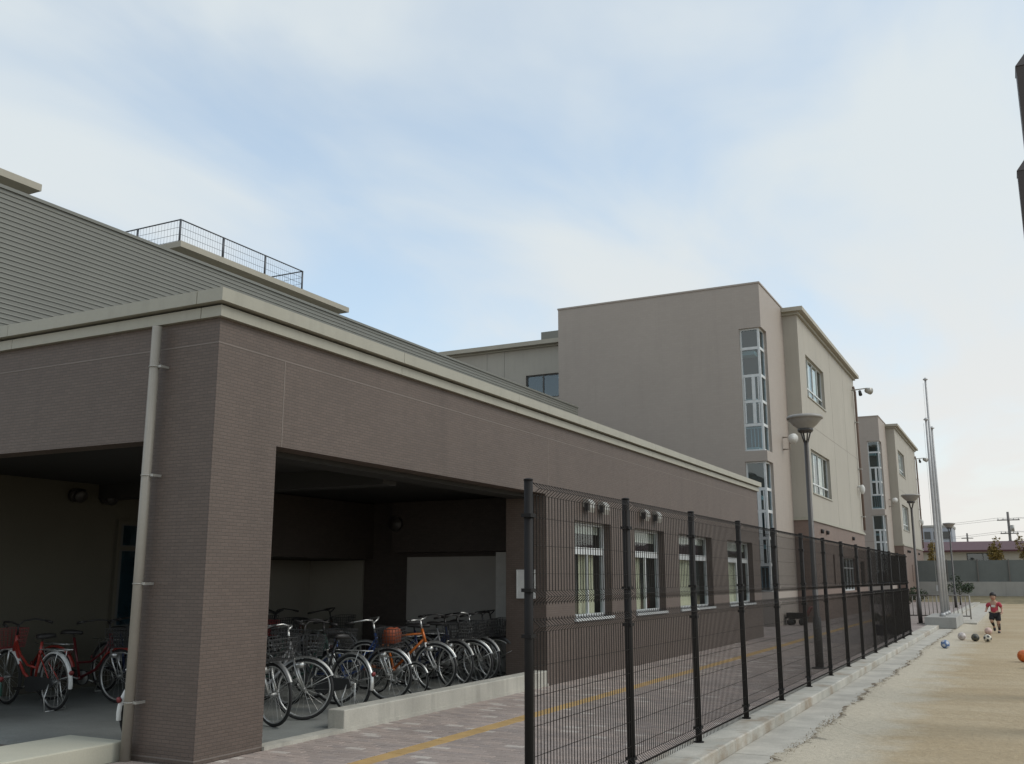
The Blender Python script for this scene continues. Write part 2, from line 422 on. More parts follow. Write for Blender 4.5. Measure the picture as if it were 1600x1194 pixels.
def tag(o, label, cat, group=None):
    o['label'] = label; o['category'] = cat
    if group: o['group'] = group
    return o
def struct(o): o['kind'] = 'structure'; return o
def stuff(o): o['kind'] = 'stuff'; return o
def copy_tree(o, parent=None, off=Vector((0, 0, 0))):
    c = o.copy(); COL.objects.link(c); c.parent = parent
    if parent is None: c.location = o.location + off
    WLOC[c.name] = WLOC[o.name] + off
    for ch in o.children: copy_tree(ch, c, off)
    return c
def wall(axis, p, thick, u0, u1, z0, z1, holes=()):
    """solid wall with rectangular openings. axis 'x': face at x = p looks to +x, thickness goes to -x, u is y;
    axis 'y': face at y = p looks to -y, thickness goes to +y, u is x"""
    b = MB()
    us = sorted({u0, u1, *[min(max(h[i], u0), u1) for h in holes for i in (0, 1)]})
    zs = sorted({z0, z1, *[min(max(h[i], z0), z1) for h in holes for i in (2, 3)]})
    def solid(i, j):
        if i < 0 or j < 0 or i >= len(us) - 1 or j >= len(zs) - 1: return False
        cu, cz = (us[i] + us[i + 1]) / 2, (zs[j] + zs[j + 1]) / 2
        return not any(h[0] < cu < h[1] and h[2] < cz < h[3] for h in holes)
    f, k = (p, p - thick) if axis == 'x' else (p, p + thick)
    def P(d, u, z): return (d, u, z) if axis == 'x' else (u, d, z)
    def quad(a, b_, c, d_, flip):
        b.add([a, b_, c, d_], [(0, 1, 2, 3) if not flip else (3, 2, 1, 0)])
    for i in range(len(us) - 1):
        for j in range(len(zs) - 1):
            if not solid(i, j): continue
            a, c, d, e = us[i], us[i + 1], zs[j], zs[j + 1]
            quad(P(f, a, d), P(f, c, d), P(f, c, e), P(f, a, e), False)
            quad(P(k, a, d), P(k, c, d), P(k, c, e), P(k, a, e), True)
            if not solid(i - 1, j): quad(P(f, a, d), P(f, a, e), P(k, a, e), P(k, a, d), False)
            if not solid(i + 1, j): quad(P(f, c, d), P(f, c, e), P(k, c, e), P(k, c, d), True)
            if not solid(i, j - 1): quad(P(f, a, d), P(k, a, d), P(k, c, d), P(f, c, d), False)
            if not solid(i, j + 1): quad(P(f, a, e), P(k, a, e), P(k, c, e), P(f, c, e), True)
    return b
def bars(axis, p, depth, rects):
    """a set of frame bars, each rect (u0, u1, z0, z1) with front at p"""
    b = MB()
    for i, (u0, u1, z0, z1) in enumerate(rects):
        if axis == 'x': b.box(p - depth, p, u0, u1, z0, z1)
        else: b.box(u0, u1, p, p + depth, z0, z1)
    return b
def window(parent, axis, p, u0, u1, z0, z1, cols, rows, fw_=0.05, fmat='frame_white', gmat='glass', depth=0.06, backing=None, thick_row=None):
    """frame in its opening with front at p, panes behind it as sub-parts. cols and rows: inner division positions"""
    rc = [(u0, u1, z0, z0 + fw_), (u0, u1, z1 - fw_, z1), (u0, u0 + fw_, z0 + fw_, z1 - fw_), (u1 - fw_, u1, z0 + fw_, z1 - fw_)]
    ue = [u0 + fw_] + [c for c in cols] + [u1 - fw_]
    ze = [z0 + fw_] + [r for r in rows] + [z1 - fw_]
    hw = fw_ / 2
    for r in rows:
        t = hw if thick_row is None else thick_row
        rc.append((u0 + fw_, u1 - fw_, r - t, r + t))
    for c in cols:
        for a, b_ in zip(ze[:-1], ze[1:]):
            rc.append((c - hw, c + hw, a + (hw if a in rows else 0), b_ - (hw if b_ in rows else 0)))
    fr = bars(axis, p, depth, rc).build('window', fmat, parent)
    g = p - depth * 0.5 if axis == 'x' else p + depth * 0.5
    for a, b_ in zip(ue[:-1], ue[1:]):
        for c, d in zip(ze[:-1], ze[1:]):
            bars(axis, g, 0.006, [(a - .01, b_ + .01, c - .01, d + .01)]).build('pane', gmat, fr)
    if backing:
        k = 0.9
        if axis == 'x':
            q = p - depth
            mb = MB(); mb.add([(q, u0, z0), (q, u1, z0), (q, u1, z1), (q, u0, z1), (q - k, u0, z0), (q - k, u1, z0), (q - k, u1, z1), (q - k, u0, z1)],
                              [(4, 5, 6, 7), (0, 1, 5, 4), (3, 7, 6, 2), (0, 4, 7, 3), (1, 2, 6, 5)])
        else:
            q = p + depth
            mb = MB(); mb.add([(u0, q, z0), (u1, q, z0), (u1, q, z1), (u0, q, z1), (u0, q + k, z0), (u1, q + k, z0), (u1, q + k, z1), (u0, q + k, z1)],
                              [(4, 5, 6, 7), (0, 1, 5, 4), (3, 7, 6, 2), (0, 4, 7, 3), (1, 2, 6, 5)])
        mb.build('room_interior', backing, fr)
    return fr
def curtain(parent, axis, p, u0, u1, z0, z1, mat='curtain', amp=0.025, wave=0.11):
    b = MB(); n = max(6, int((u1 - u0) / wave * 6)); vs = []
    for i in range(n + 1):
        u = u0 + (u1 - u0) * i / n
        d = p + amp * math.sin(2 * math.pi * u / wave) + amp * .4 * math.sin(9 * u)
        for z in (z0, z1): vs.append((d, u, z) if axis == 'x' else (u, d, z))
    b.add(vs, [(2 * i, 2 * i + 2, 2 * i + 3, 2 * i + 1) for i in range(n)], True)
    return b.build('curtain', mat, parent)

# ------------------------------------------------------------------ ground, pavement, kerb, drain
def project(p):
    q = Vector(p) - Vector((0, 0, CAM_Z)); d = q.dot(fw)
    if d < 0.1: return None
    return 800 + 1516.8 * q.dot(rt) / d, 597 - 1516.8 * q.dot(up) / d
GZ = -0.12
g = MB()
n = 40
ext = 700
g.add([(-ext, -60, GZ), (ext, -60, GZ), (ext, 1300, GZ), (-ext, 1300, GZ)], [(0, 1, 2, 3)])
struct(g.build('ground', 'ground'))

pv = MB(); pv.box(-14, -3.10, -6, 26.0, GZ - 0.05, -0.012)
pave = struct(pv.build('pavement', 'sand_joint'))
pf = MB(); pf.box(-40, -3.10, 26.0, 74, GZ - 0.05, 0.0)
fpv = struct(pf.build('far_pavement', 'far_paving'))
MB().box(-5.44, -5.24, 26.0, 50, 0.0, 0.004).build('yellow_strip', 'paver_yellow', fpv)

YEL0, YEL1 = -5.44, -5.24
cells = []      # (x0, x1, y0, y1, yellow)
y = 4.6
row = 0
while y < 26.0 - 0.05:
    for (a, b_) in ((-7.30 if y < 6.55 else -6.545, YEL0), (YEL1, -3.12)):
        x = a
        first = 0.1 if row % 2 else 0.2
        w = first
        while x < b_ - 0.02:
            x1 = min(x + w, b_); w = 0.2
            if x1 - x > 0.03: cells.append((x, x1, y, y + 0.1, False))
            x = x1
    if row % 2 == 0: cells.append((YEL0, YEL1, y, y + 0.2, True))
    y += 0.1; row += 1
def vis_area(c):
    q = [project(p) for p in ((c[0], c[2], 0), (c[1], c[2], 0), (c[1], c[3], 0), (c[0], c[3], 0))]
    if any(p is None for p in q): return 0
    cx = sum(p[0] for p in q) / 4; cy = sum(p[1] for p in q) / 4
    if not (395 < cx < 1600 and 0 < cy < 1200): return 0
    return abs(sum(q[i][0] * q[(i + 1) % 4][1] - q[(i + 1) % 4][0] * q[i][1] for i in range(4))) / 2
order = sorted(range(len(cells)), key=lambda i: -vis_area(cells[i]))
single = set(order[:300])
cache = {}
rest, resty = MB(), MB()
G_ = 0.0025
for i, (x0, x1, y0, y1, yel) in enumerate(cells):
    dz = rnd.uniform(-0.0025, 0.0015)
    if i in single:
        key = (round(x1 - x0, 3), round(y1 - y0, 3), yel)
        if key not in cache:
            hw, hh = key[0] / 2 - G_, key[1] / 2 - G_
            me = MB().cbox(-hw, hw, -hh, hh, -0.012, 0, 0.004).mesh('paver')
            me.materials.append(M['paver_yellow' if yel else 'paver']); cache[key] = me
        place('yellow_paver' if yel else 'paver', cache[key], ((x0 + x1) / 2, (y0 + y1) / 2, dz), pave)
    else:
        (resty if yel else rest).cbox(x0 + G_, x1 - G_, y0 + G_, y1 - G_, -0.013, dz, 0.004)
stuff(rest.build('paver_field', 'paver', pave)); stuff(resty.build('yellow_paver_line', 'paver_yellow', pave))

kerb = struct(MB().box(-3.085, -2.71, -6, 74, GZ - 0.05, 0.008).build('kerb', 'sand_joint'))
kme = MB().cbox(-0.195, 0.195, -0.298, 0.298, -0.14, 0, 0.012).mesh('kerb_stone'); kme.materials.append(M['kerb'])
for i in range(130):
    place('kerb_stone', kme, (-2.895, -4 + i * 0.6, 0.020 + rnd.uniform(-.002, .002)), kerb)
gut = struct(MB().box(-2.70, -2.20, -6, 74, GZ - 0.05, GZ + 0.012).build('drain_channel', 'sand_joint'))
gme = MB().cbox(-0.247, 0.247, -0.995, 0.995, -0.06, 0, 0.008).mesh('drain_slab'); gme.materials.append(M['gutter'])
for i in range(39):
    place('drain_slab', gme, (-2.448, -3 + i * 2.0, GZ + 0.025 + rnd.uniform(-.003, .003)), gut)
# sand washed over the outer edge of the drain slabs
sd_ = MB(); yy = 2.0; xi = -2.25; vs_ = []
while yy < 74:
    xi += rnd.gauss(0, .022) + (-2.265 - xi) * .12; xi = min(max(xi, -2.42), -2.19)
    vs_ += [(xi, yy, GZ + .0245), (xi + rnd.uniform(.02, .09), yy, GZ + .031), (-2.13, yy, GZ + .028 + rnd.uniform(0, .006)), (-1.95, yy, GZ + .008), (-1.7 + rnd.uniform(-.1, .1), yy, GZ - .003)]
    yy += .07
nn = len(vs_) // 5
sd_.add(vs_, [(i * 5 + j, i * 5 + j + 1, i * 5 + 6 + j, i * 5 + 5 + j) for i in range(nn - 1) for j in range(4)], True)
so_ = sd_.build('sand_drift', 'ground'); so_.data.materials.append(M['grit'])
for i, p in enumerate(so_.data.polygons):
    if i % 4 == 0: p.material_index = 1
stuff(tag(so_, 'pale sand washed over the outer edge of the drain', 'sand'))
# dry weeds and grit in the crack between drain and dirt
wd = MB()
for i in range(7000):
    yy = 4 + 40 * rnd.random() ** 1.7
    dens = 0.5 + 0.5 * math.sin(yy * 1.9) * math.sin(yy * 0.73 + 1)
    if rnd.random() > dens: continue
    x = -2.22 + rnd.gauss(0, 0.045); a = rnd.uniform(0, 6.28); h = rnd.uniform(0.004, 0.022); w = rnd.uniform(0.015, 0.05)
    dx, dy = math.cos(a) * w, math.sin(a) * w
    wd.add([(x, yy, GZ + .024), (x + dy * .3, yy - dx * .3, GZ + .024), (x + dx, yy + dy, GZ + .024 + h)], [(0, 1, 2)])
stuff(tag(wd.build('dry_weeds', 'grass_dry'), 'dry brown weeds in the crack between drain and dirt', 'weeds'))

# ------------------------------------------------------------------ bicycle shelter (single storey, brown tile)
XA, Y0, YE = -6.55, 6.66, 28.0
XW, YB = -12.4, 15.4            # west and back wall of the parking room
ZO, ZT = 2.90, 4.03
sh = thing('bicycle_shelter', 'single-storey brown tiled building with open bicycle parking and pale stepped cornice', 'building', ((XA + XW) / 2, 17, 0))
AW = [(14.95, 16.6), (17.85, 19.6), (20.56, 23.15), (24.55, 27.15)]
holes = [(7.53, 13.85, -1, ZO)] + [(a, b_, 0.95, 2.55) for a, b_ in AW]
wall('x', XA, 0.25, Y0, YE, -0.05, ZT, holes).build('front_wall', 'tile_brown', sh)
wall('y', Y0, 0.25, -15.0, XA - 0.25, -0.05, ZT, [(-11.9, -7.35, -1, ZO)]).build('side_wall', 'tile_brown', sh)
MB().box(-7.35, XA - 0.25, Y0 + 0.25, 7.53, -0.05, 3.05).build('column', 'tile_brown', sh)
MB().box(-7.25, XA - 0.25, 13.85, 14.6, -0.05, 3.05).build('column', 'tile_brown', sh)
MB().box(XW, XA - 0.13, Y0 + 0.03, YB, -0.10, 0.03).build('floor_slab', 'concrete_floor', sh)
MB().box(XA - 0.13, XA + 0.03, 7.53, 13.85, -0.10, 0.036).build('threshold', 'concrete', sh)
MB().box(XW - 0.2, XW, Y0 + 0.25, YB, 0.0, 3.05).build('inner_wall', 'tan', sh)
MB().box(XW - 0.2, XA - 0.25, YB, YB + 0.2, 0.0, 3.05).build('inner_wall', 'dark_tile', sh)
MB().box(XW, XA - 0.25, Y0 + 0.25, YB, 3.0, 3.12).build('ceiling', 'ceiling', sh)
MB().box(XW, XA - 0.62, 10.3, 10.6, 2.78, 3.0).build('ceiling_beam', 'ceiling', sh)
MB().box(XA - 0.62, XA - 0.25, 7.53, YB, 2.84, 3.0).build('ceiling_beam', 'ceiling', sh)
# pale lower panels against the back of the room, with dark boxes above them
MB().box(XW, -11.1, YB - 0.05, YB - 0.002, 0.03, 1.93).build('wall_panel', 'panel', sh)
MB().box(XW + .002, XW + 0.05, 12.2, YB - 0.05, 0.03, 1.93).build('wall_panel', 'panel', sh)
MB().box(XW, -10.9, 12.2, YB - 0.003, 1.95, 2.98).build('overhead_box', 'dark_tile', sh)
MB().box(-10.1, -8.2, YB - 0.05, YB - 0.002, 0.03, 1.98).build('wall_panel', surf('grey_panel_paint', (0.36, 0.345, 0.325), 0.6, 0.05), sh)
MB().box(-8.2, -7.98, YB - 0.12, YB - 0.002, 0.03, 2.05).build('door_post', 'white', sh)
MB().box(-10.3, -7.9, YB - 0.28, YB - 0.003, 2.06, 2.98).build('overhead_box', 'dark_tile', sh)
d = MB().box(XW, XW + 0.05, 10.72, 11.6, 0.03, 2.42).build('door', 'frame_dark', sh)
bars('x', XW + 0.07, 0.07, [(10.66, 10.72, .03, 2.48), (11.6, 11.66, .03, 2.48), (10.72, 11.6, 2.42, 2.48), (10.72, 11.6, 2.03, 2.08)]).build('door_frame', 'tan', d)
MB().box(XW + .051, XW + .06, 10.78, 11.54, 2.10, 2.40).build('pane', 'glass_dark', d)
MB().box(XW + .051, XW + .06, 10.78, 11.54, 0.9, 2.01).build('pane', 'glass_dark', d)
for yv in (9.85, 10.42):
    v = MB()
    v.sweep([(XW + .01, yv, 2.80), (XW + .14, yv, 2.80)], 0.10, 16)
    v.sweep([(XW + .14, yv, 2.80), (XW + .20, yv, 2.76)], [0.105, 0.09], 16)
    v.build('vent_hood', 'lamp_pole', sh)
ck = MB().sweep([(-10.2, YB - .29, 2.58), (-10.2, YB - .35, 2.58)], 0.14, 20).build('vent_hood', 'lamp_pole', sh)
# roof and cornice, in folded metal lengths with open joints
MB().box(-15.0, XA - 0.05, Y0 + 0.05, YE - 0.02, ZT - 0.02, 4.16).build('roof', 'roof_deck', sh)
def cornice_run(x0, x1, y0, y1, z0, z1, axis, step, nm):
    a, b_ = (y0, y1) if axis == 'y' else (x0, x1)
    k = max(1, round((b_ - a) / step))
    for i in range(k):
        s, e = a + (b_ - a) * i / k + 0.003, a + (b_ - a) * (i + 1) / k - 0.003
        m = MB()
        if axis == 'y': m.box(x0, x1, s, e, z0, z1)
        else: m.box(s, e, y0, y1, z0, z1)
        m.build(nm, 'cornice', sh)
cornice_run(XA - 0.2, XA + 0.055, Y0 - 0.055, YE + .05, ZT, 4.135, 'y', 3.0, 'lower_cornice')
cornice_run(-15.0, XA - 0.2 - .003, Y0 - 0.055, Y0 + 0.2, ZT, 4.135, 'x', 3.0, 'lower_cornice')
cornice_run(XA - 0.2, XA + 0.12, Y0 - 0.12, YE + .1, 4.158, 4.285, 'y', 3.0, 'upper_cornice')
cornice_run(-15.0, XA - 0.2 - .003, Y0 - 0.12, Y0 + 0.2, 4.158, 4.285, 'x', 3.0, 'upper_cornice')
MB().box(XA - 0.2, XA + 0.02, Y0 - 0.02, YE, 4.135, 4.158).build('cornice_groove', 'dark_hole', sh)
MB().box(-15.0, XA - 0.203, Y0 - 0.02, Y0 + 0.2, 4.135, 4.158).build('cornice_groove', 'dark_hole', sh)
# pale movement joints in the tile
for rc in ((XA, XA + .002, Y0 - .002, YE, 3.785, 3.797), (-15.0, XA, Y0 - .002, Y0, 3.785, 3.797), (XA, XA + .002, 7.60, 7.612, ZO, 3.784), (XA, XA + .002, 13.95, 13.962, 2.6, 3.784),
           (XA, XA + .002, Y0 - .002, 7.53, 0.028, 0.04), (-7.35, XA, Y0 - .002, Y0, 0.028, 0.04), (XA, XA + .002, 20.1, 20.112, 0.0, 3.784)):
    MB().box(*rc).build('joint_strip', 'sealant', sh)
# low concrete kerb wall in front of the parked bicycles
lw = tag(MB().box(XA - 0.20, XA + 0.02, 8.78, 13.848, -0.012, 0.225).build('low_wall', 'concrete'),
         'low pale concrete wall along the open front of the bicycle parking', 'low wall')
bv = lw.modifiers.new('bevel', 'BEVEL'); bv.width = 0.012; bv.segments = 2
lw2 = tag(MB().box(-8.11, -7.37, 1.0, 6.645, GZ - .05, 0.155).build('low_wall', surf('warm_concrete', (0.47, 0.455, 0.37), 0.85, 0.08, 1.2, 60, 0.2)),
          'low cream concrete wall beside the drainpipe in the bottom left corner', 'low wall')
bv = lw2.modifiers.new('bevel', 'BEVEL'); bv.width = 0.012; bv.segments = 2
# windows of the shelter building
for i, (a, b_) in enumerate(AW):
    w = window(sh, 'x', XA - 0.14, a, b_, 0.95, 2.55, [], [2.06], 0.05, 'frame_white', 'glass', 0.07, 'room', thick_row=0.06)
    mid = (a + b_) / 2 + 0.1
    bars('x', XA - 0.15, 0.05, [(mid - .025, mid + .025, 1.0, 2.0)]).build('sash_stile', 'frame_white', w)
    c0 = [(mid - .2, mid + .45), (a + .1, mid - .05), (a + .5, b_ - .8), (a + .5, b_ - .9)][i]
    curtain(w, 'x', XA - 0.255, c0[0], c0[1], 1.0, 2.02)
    curtain(w, 'x', XA - 0.235, a + .05, b_ - .05, 2.3 if i % 2 else 2.36, 2.5, 'blind', 0.004, 0.3)
    MB().box(XA - 0.14, XA + 0.035, a - .03, b_ + .03, 0.905, 0.95).build('window_sill', 'frame_white', w)
for yv in (15.46, 16.13, 18.29, 19.01):
    v = MB(); hw = 0.11
    pr = [(0, .0), (.10, -.10), (.13, -.02), (.13, .06), (.08, .12), (0, .13)]
    vs = [(XA + px_, yv + s * hw, 2.80 + pz) for s in (-1, 1) for px_, pz in pr]
    k = len(pr)
    v.add(vs, [tuple(range(k)), tuple(range(2 * k - 1, k - 1, -1))] + [(i, i + k, (i + 1) % k + k, (i + 1) % k) for i in range(k)])
    o = v.build('vent_hood', 'vent', sh)
    MB().box(XA + .02, XA + .1, yv - hw - .003, yv - hw - .001, 2.73, 2.86).build('grille', 'dark_hole', o)
# drainpipe
dp = MB().sweep([(-7.27, Y0 - .10, 0.0), (-7.27, Y0 - .10, ZT - .03)], .046, 14).build('drainpipe', 'pipe', sh)
for zb in (0.5, 1.55, 2.55, 3.6):
    MB().sweep([(-7.27 + .05 * math.cos(q * .628), Y0 - .10 + .05 * math.sin(q * .628), zb) for q in range(10)], .006, 4, closed=True).box(-7.225, -7.18, Y0 - .105, Y0 - .095, zb - .012, zb + .012).box(-7.195, -7.18, Y0 - .095, Y0 + .01, zb - .012, zb + .012).build('pipe_bracket', 'vent', dp)
# notice board on the inner side of the far column
nb = thing('notice_board', 'white framed notice board on the dark column behind the first fence post', 'notice board', (-6.89, 13.83, 1.3))
MB().box(-7.03, -6.75, 13.825, 13.848, 1.31, 1.71).build('panel', 'white', nb)
bars('y', 13.815, 0.03, [(-7.05, -6.73, 1.29, 1.31), (-7.05, -6.73, 1.71, 1.73), (-7.05, -7.03, 1.31, 1.71), (-6.75, -6.73, 1.31, 1.71)]).build('frame', 'white', nb)

# ------------------------------------------------------------------ gymnasium behind (lapped metal siding, roof volumes with railing)
XG, GZT, GY1 = -12.75, 7.20, 29.6
gy = thing('gymnasium', 'long grey-green building with lapped metal siding rising behind the shelter roof', 'building', (-20, 18, 0))
MB().box(-30, XG - 0.03, 7.2, GY1 - .05, 0, GZT - 0.04).build('body', 'roof_deck', gy)
MB().box(-30, XG + 0.005, 7.1, GY1 + .02, GZT, GZT + 0.05).build('roof_edge', 'siding', gy)
k = 42
rh = (GZT - 4.1) / k
bme = MB(); Ly = (GY1 - 7.0)
vs = []
for yy in (0, Ly): vs += [(0.0, yy, rh + .004), (0.004, yy, rh - .002), (0.005, yy, 0.026), (0.017, yy, 0.005), (0, yy, 0)]
bme.add(vs, [(0, 5, 6, 1), (1, 6, 7, 2), (2, 7, 8, 3), (3, 8, 9, 4), (0, 1, 2, 3, 4), (9, 8, 7, 6, 5)])
me = bme.mesh('siding_board'); me.materials.append(M['siding'])
for i in range(k): place('siding_board', me, (XG - 0.03 + 0.001, 7.0, 4.1 + i * rh), gy)
for y0, y1 in ((8.0, 14.25), (18.65, 26.4)):
    MB().box(-29, -20.9, y0 + .8, y1 - .6, GZT - .1, 10.66).build('upper_wall', 'cream', gy)
    s = MB().box(-30, -20.0, y0, y1, 10.66, 10.83).build('roof_slab', 'slab', gy)
rl = MB()
XR, ZR, Z0R = -20.3, 11.57, 10.80
rail_pts = [(-29, 18.87), (XR, 18.87), (XR, 24.21), (-29, 24.21)]
for zr in (ZR, 11.35, 11.14, 10.95):
    r_ = 0.022 if zr == ZR else 0.006
    for a, b_ in zip(rail_pts[:-1], rail_pts[1:]): rl.tube((*a, zr), (*b_, zr), r_, 6)
rail = rl.build('roof_railing', 'rail_steel', gy)
for (x, y) in [(XR, 18.87), (XR, 20.57), (XR, 22.4), (XR, 24.21), (-22.0, 18.87), (-23.7, 18.87), (-25.4, 18.87), (-22.0, 24.21), (-23.7, 24.21)]:
    MB().tube((x, y, Z0R), (x, y, ZR + .01), 0.032, 6).build('rail_post', 'rail_steel', rail)
wm = MB()
for i in range(56):
    t = 18.87 + (24.21 - 18.87) * i / 55; wm.tube((XR, t, Z0R), (XR, t, ZR), 0.0035, 3)
for i in range(50):
    t = XR - 6 * i / 49; wm.tube((t, 18.87, Z0R), (t, 18.87, ZR), 0.0035, 3); wm.tube((t, 24.21, Z0R), (t, 24.21, ZR), 0.0035, 3)
wm.build('rail_mesh', 'rail_steel', rail)

# ------------------------------------------------------------------ school buildings
XT, XB = -7.5, -6.95
YT, YW, YWE = 33.9, 37.8, 52.3
TL = -15.43
def school(label, back):
    s = thing('school_building', label, 'building', ((TL + XB) / 2, 43, 0), 'cream school blocks with stair towers')
    # stair tower with glazed corner
    zr_up = [10.40, 9.67, 8.67, 7.74, 6.90, 5.97]
    zr_lo = [5.60, 4.64, 3.87, 2.95, 2.05, 1.15]
    hy = [(-8.29, XT + 1, 5.97, 10.40), (-8.29, XT + 1, 1.15, 5.60)]
    hx = [(YT - 1, YT + 0.85, 5.97, 10.40), (YT - 1, YT + 0.85, 1.15, 5.60)]
    wall('y', YT, 0.35, TL, XT, 0, 12.02, hy).build('tower_wall', 'tile_grey', s)
    wall('x', XT, 0.35, YT + 0.35, YW + 0.02, 0, 12.02, [(YT, YT + .85, h[2], h[3]) for h in hx]).build('tower_wall', 'tile_grey', s)
    MB().box(TL, XT - .35, YT + .9, YW + 2.5, 0, 11.9).build('tower_core', 'room', s)
    MB().box(TL - .02, XT + .03, YT - .03, YW + 3, 12.02, 12.08).build('tower_coping', 'tile_grey', s)
    MB().box(TL, TL + .3, YT + .35, YW + 3, 0, 12.02).build('tower_wall', 'tile_grey', s)
    for zr in (zr_up, zr_lo):
        za, zb = zr[-1], zr[0]
        g_ = 0.10
        rows = zr[1:-1][::-1]
        wnd = bars('y', YT + g_, 0.06, [(-8.29, XT - g_, za, za + .06), (-8.29, XT - g_, zb - .06, zb), (-8.29, -8.23, za + .06, zb - .06)]
                   + [(-8.23, XT - g_ - .07, r - .05, r + .05) for r in rows]).build('stair_window', 'frame_white', s)
        bars('x', XT - g_, 0.06, [(YT + g_ + .07, YT + .85, za, za + .06), (YT + g_ + .07, YT + .85, zb - .06, zb), (YT + .79, YT + .85, za + .06, zb - .06)]
             + [(YT + g_ + .07, YT + .79, r - .05, r + .05) for r in rows]).build('side_frame', 'frame_white', wnd)
        MB().box(XT - g_ - .07, XT - g_ + .003, YT + g_ - .003, YT + g_ + .07, za, zb).build('corner_post', 'frame_white', wnd)
        allr = [za] + rows + [zb]
        for j, (c, d_) in enumerate(zip(allr[:-1], allr[1:])):
            bars('y', YT + g_ + .03, .006, [(-8.26, XT - g_ - .04, c, d_)]).build('pane', 'glass_dark', wnd)
            bars('x', XT - g_ - .03, .006, [(YT + g_ + .05, YT + .82, c, d_)]).build('pane', 'glass_dark', wnd)
            if j in ((1, 2) if zr is zr_up else (1, 2, 3)):
                xm = -7.88
                bars('y', YT + g_ - .012, .05, [(xm - .06, xm + .06, c + .05, d_ - .05), (-8.22, -8.17, c + .06, d_ - .06), (-7.73, -7.69, c + .06, d_ - .06)]).build('sash', 'frame_white', wnd)
            if j == 0:
                bars('y', YT + .3, .02, [(-8.1 + q * .12, -8.08 + q * .12, c + .1, d_ - .1) for q in range(4)] + [(-8.26, -7.66, d_ - .1, d_ - .06)]).build('stair_rail', 'frame_white', wnd)
    # floors of the stair seen behind the glass
    for zf in (2.6, 4.3, 6.0, 7.75, 9.5): MB().box(-8.6, XT - .36, YT + .36, YT + .89, zf, zf + .14).build('stair_landing', 'blind', s)
    # wing: cream upper storeys on a brown tiled base
    UW = [(39.15, 43.2, 8.72, 10.42), (39.10, 43.35, 4.87, 6.60)]
    GW = [(42.45, 42.85, 1.35, 2.55), (45.0, 48.7, 1.05, 2.50), (50.2, 51.5, 1.2, 2.4)]
    wall('x', XB, 0.3, YW, YWE, 3.86, 11.72, UW).build('wing_wall', 'cream', s)
    wall('x', XB + .03, 0.33, YW - .03, YWE + .03, 0, 3.74, GW).build('base_wall', 'tile_base', s)
    MB().box(-14, XB - .3, YW, YW + .3, 3.86, 11.72).build('wing_wall', 'cream', s)
    MB().box(-14, XB - .3, YW - .03, YW + .3, 0, 3.74).build('base_wall', 'tile_base', s)
    MB().box(-14, XB - .3, YWE - .3, YWE, 3.86, 11.72).build('wing_wall', 'cream', s)
    MB().box(-14, XB - .3, YWE - .3, YWE + .03, 0, 3.74).build('base_wall', 'tile_base', s)
    MB().box(-14, XB + .09, YW - .09, YWE + .09, 3.74, 3.80).build('string_course', 'cornice', s)
    MB().box(-14, XB + .05, YW - .05, YWE + .05, 3.80, 3.86).build('string_course', 'cornice', s)
    MB().box(-14, XB + .10, YW - .10, YWE + .12, 11.72, 11.83).build('cornice', 'cornice', s)
    MB().box(-14, XB + .27, YW - .27, YWE + .3, 11.83, 11.99).build('cornice', 'slab', s)
    for (a, b_, c, d_) in UW:
        w = window(s, 'x', XB - .12, a, b_, c, d_, [a + (b_ - a) * q for q in (.25, .5, .75)], [c + .42], .06, 'frame_white', 'glass', .06, 'room')
        curtain(w, 'x', XB - .23, a + .1, a + 1.9, c + .05, d_ - .05, 'blind', .03, .2)
        curtain(w, 'x', XB - .23, a + 2.3, b_ - .5, c + .05, d_ - .05, 'blind', .03, .2)
        MB().box(XB - .12, XB + .04, a - .04, b_ + .04, c - .05, c).build('window_sill', 'cornice', w)
    for (a, b_, c, d_) in GW:
        cols = [a + (b_ - a) * q for q in (.25, .5, .75)] if b_ - a > 2 else []
        w = window(s, 'x', XB - .09, a, b_, c, d_, cols, [d_ - .45] if b_ - a > 1 else [], .05, 'frame_white' if b_ - a > 2 else 'frame_dark', 'glass', .06, 'room')
    for yj in (44.9, 48.6): MB().box(XB, XB + .002, yj, yj + .015, 3.87, 11.71).build('joint_strip', 'sealant', s)
    for zj in (7.55,): MB().box(XB, XB + .002, YW + .02, YWE, zj, zj + .015).build('joint_strip', 'sealant', s)
    for xj in (-10.1, -12.7): MB().box(xj, xj + .014, YT - .002, YT, 0, 12.0).build('joint_strip', 'tile_grey', s)
    for zj in (3.9,): MB().box(TL + .02, -8.3, YT - .002, YT, zj, zj + .014).build('joint_strip', 'sealant', s)
    # downpipe, vents and wall lamps on the wing
    pp = MB().sweep([(XB + .12, 51.85, 3.95), (XB + .12, 51.85, 11.0), (XB + .05, 51.85, 11.3)], .06, 8).build('downpipe', 'tile_base', s)
    for z in (4.6, 7.0, 9.4): MB().box(XB, XB + .2, 51.76, 51.94, z, z + .05).build('pipe_bracket', 'vent', pp)
    for yv in (40.1, 41.3, 48.2): MB().sweep([(XB + .03, yv, 3.42), (XB + .14, yv, 3.40)], [.09, .08], 12).build('vent_hood', 'dark_hole', s)
    e = MB().sweep([(XB, 51.3, 6.1), (XB + .16, 51.3, 6.1)], .05, 8).ball((XB + .22, 51.3, 5.95), .16, 12, 8, (.8, .8, 1.5)).build('wall_lamp', 'white', s)
    b = MB().tube((XB, 51.5, 11.05), (XB + .75, 51.5, 11.1), .03, 6).build('lamp_bracket', 'vent', s)
    MB().sweep([(XB + .72, 51.5, 11.0), (XB + .95, 51.35, 10.9)], [.13, .18], 12).build('flood_lamp', 'vent', b)
    MB().sweep([(XB + .4, 51.5, 10.98), (XB + .45, 51.35, 10.75)], [.07, .09], 10).build('flood_lamp', 'dark_hole', b)
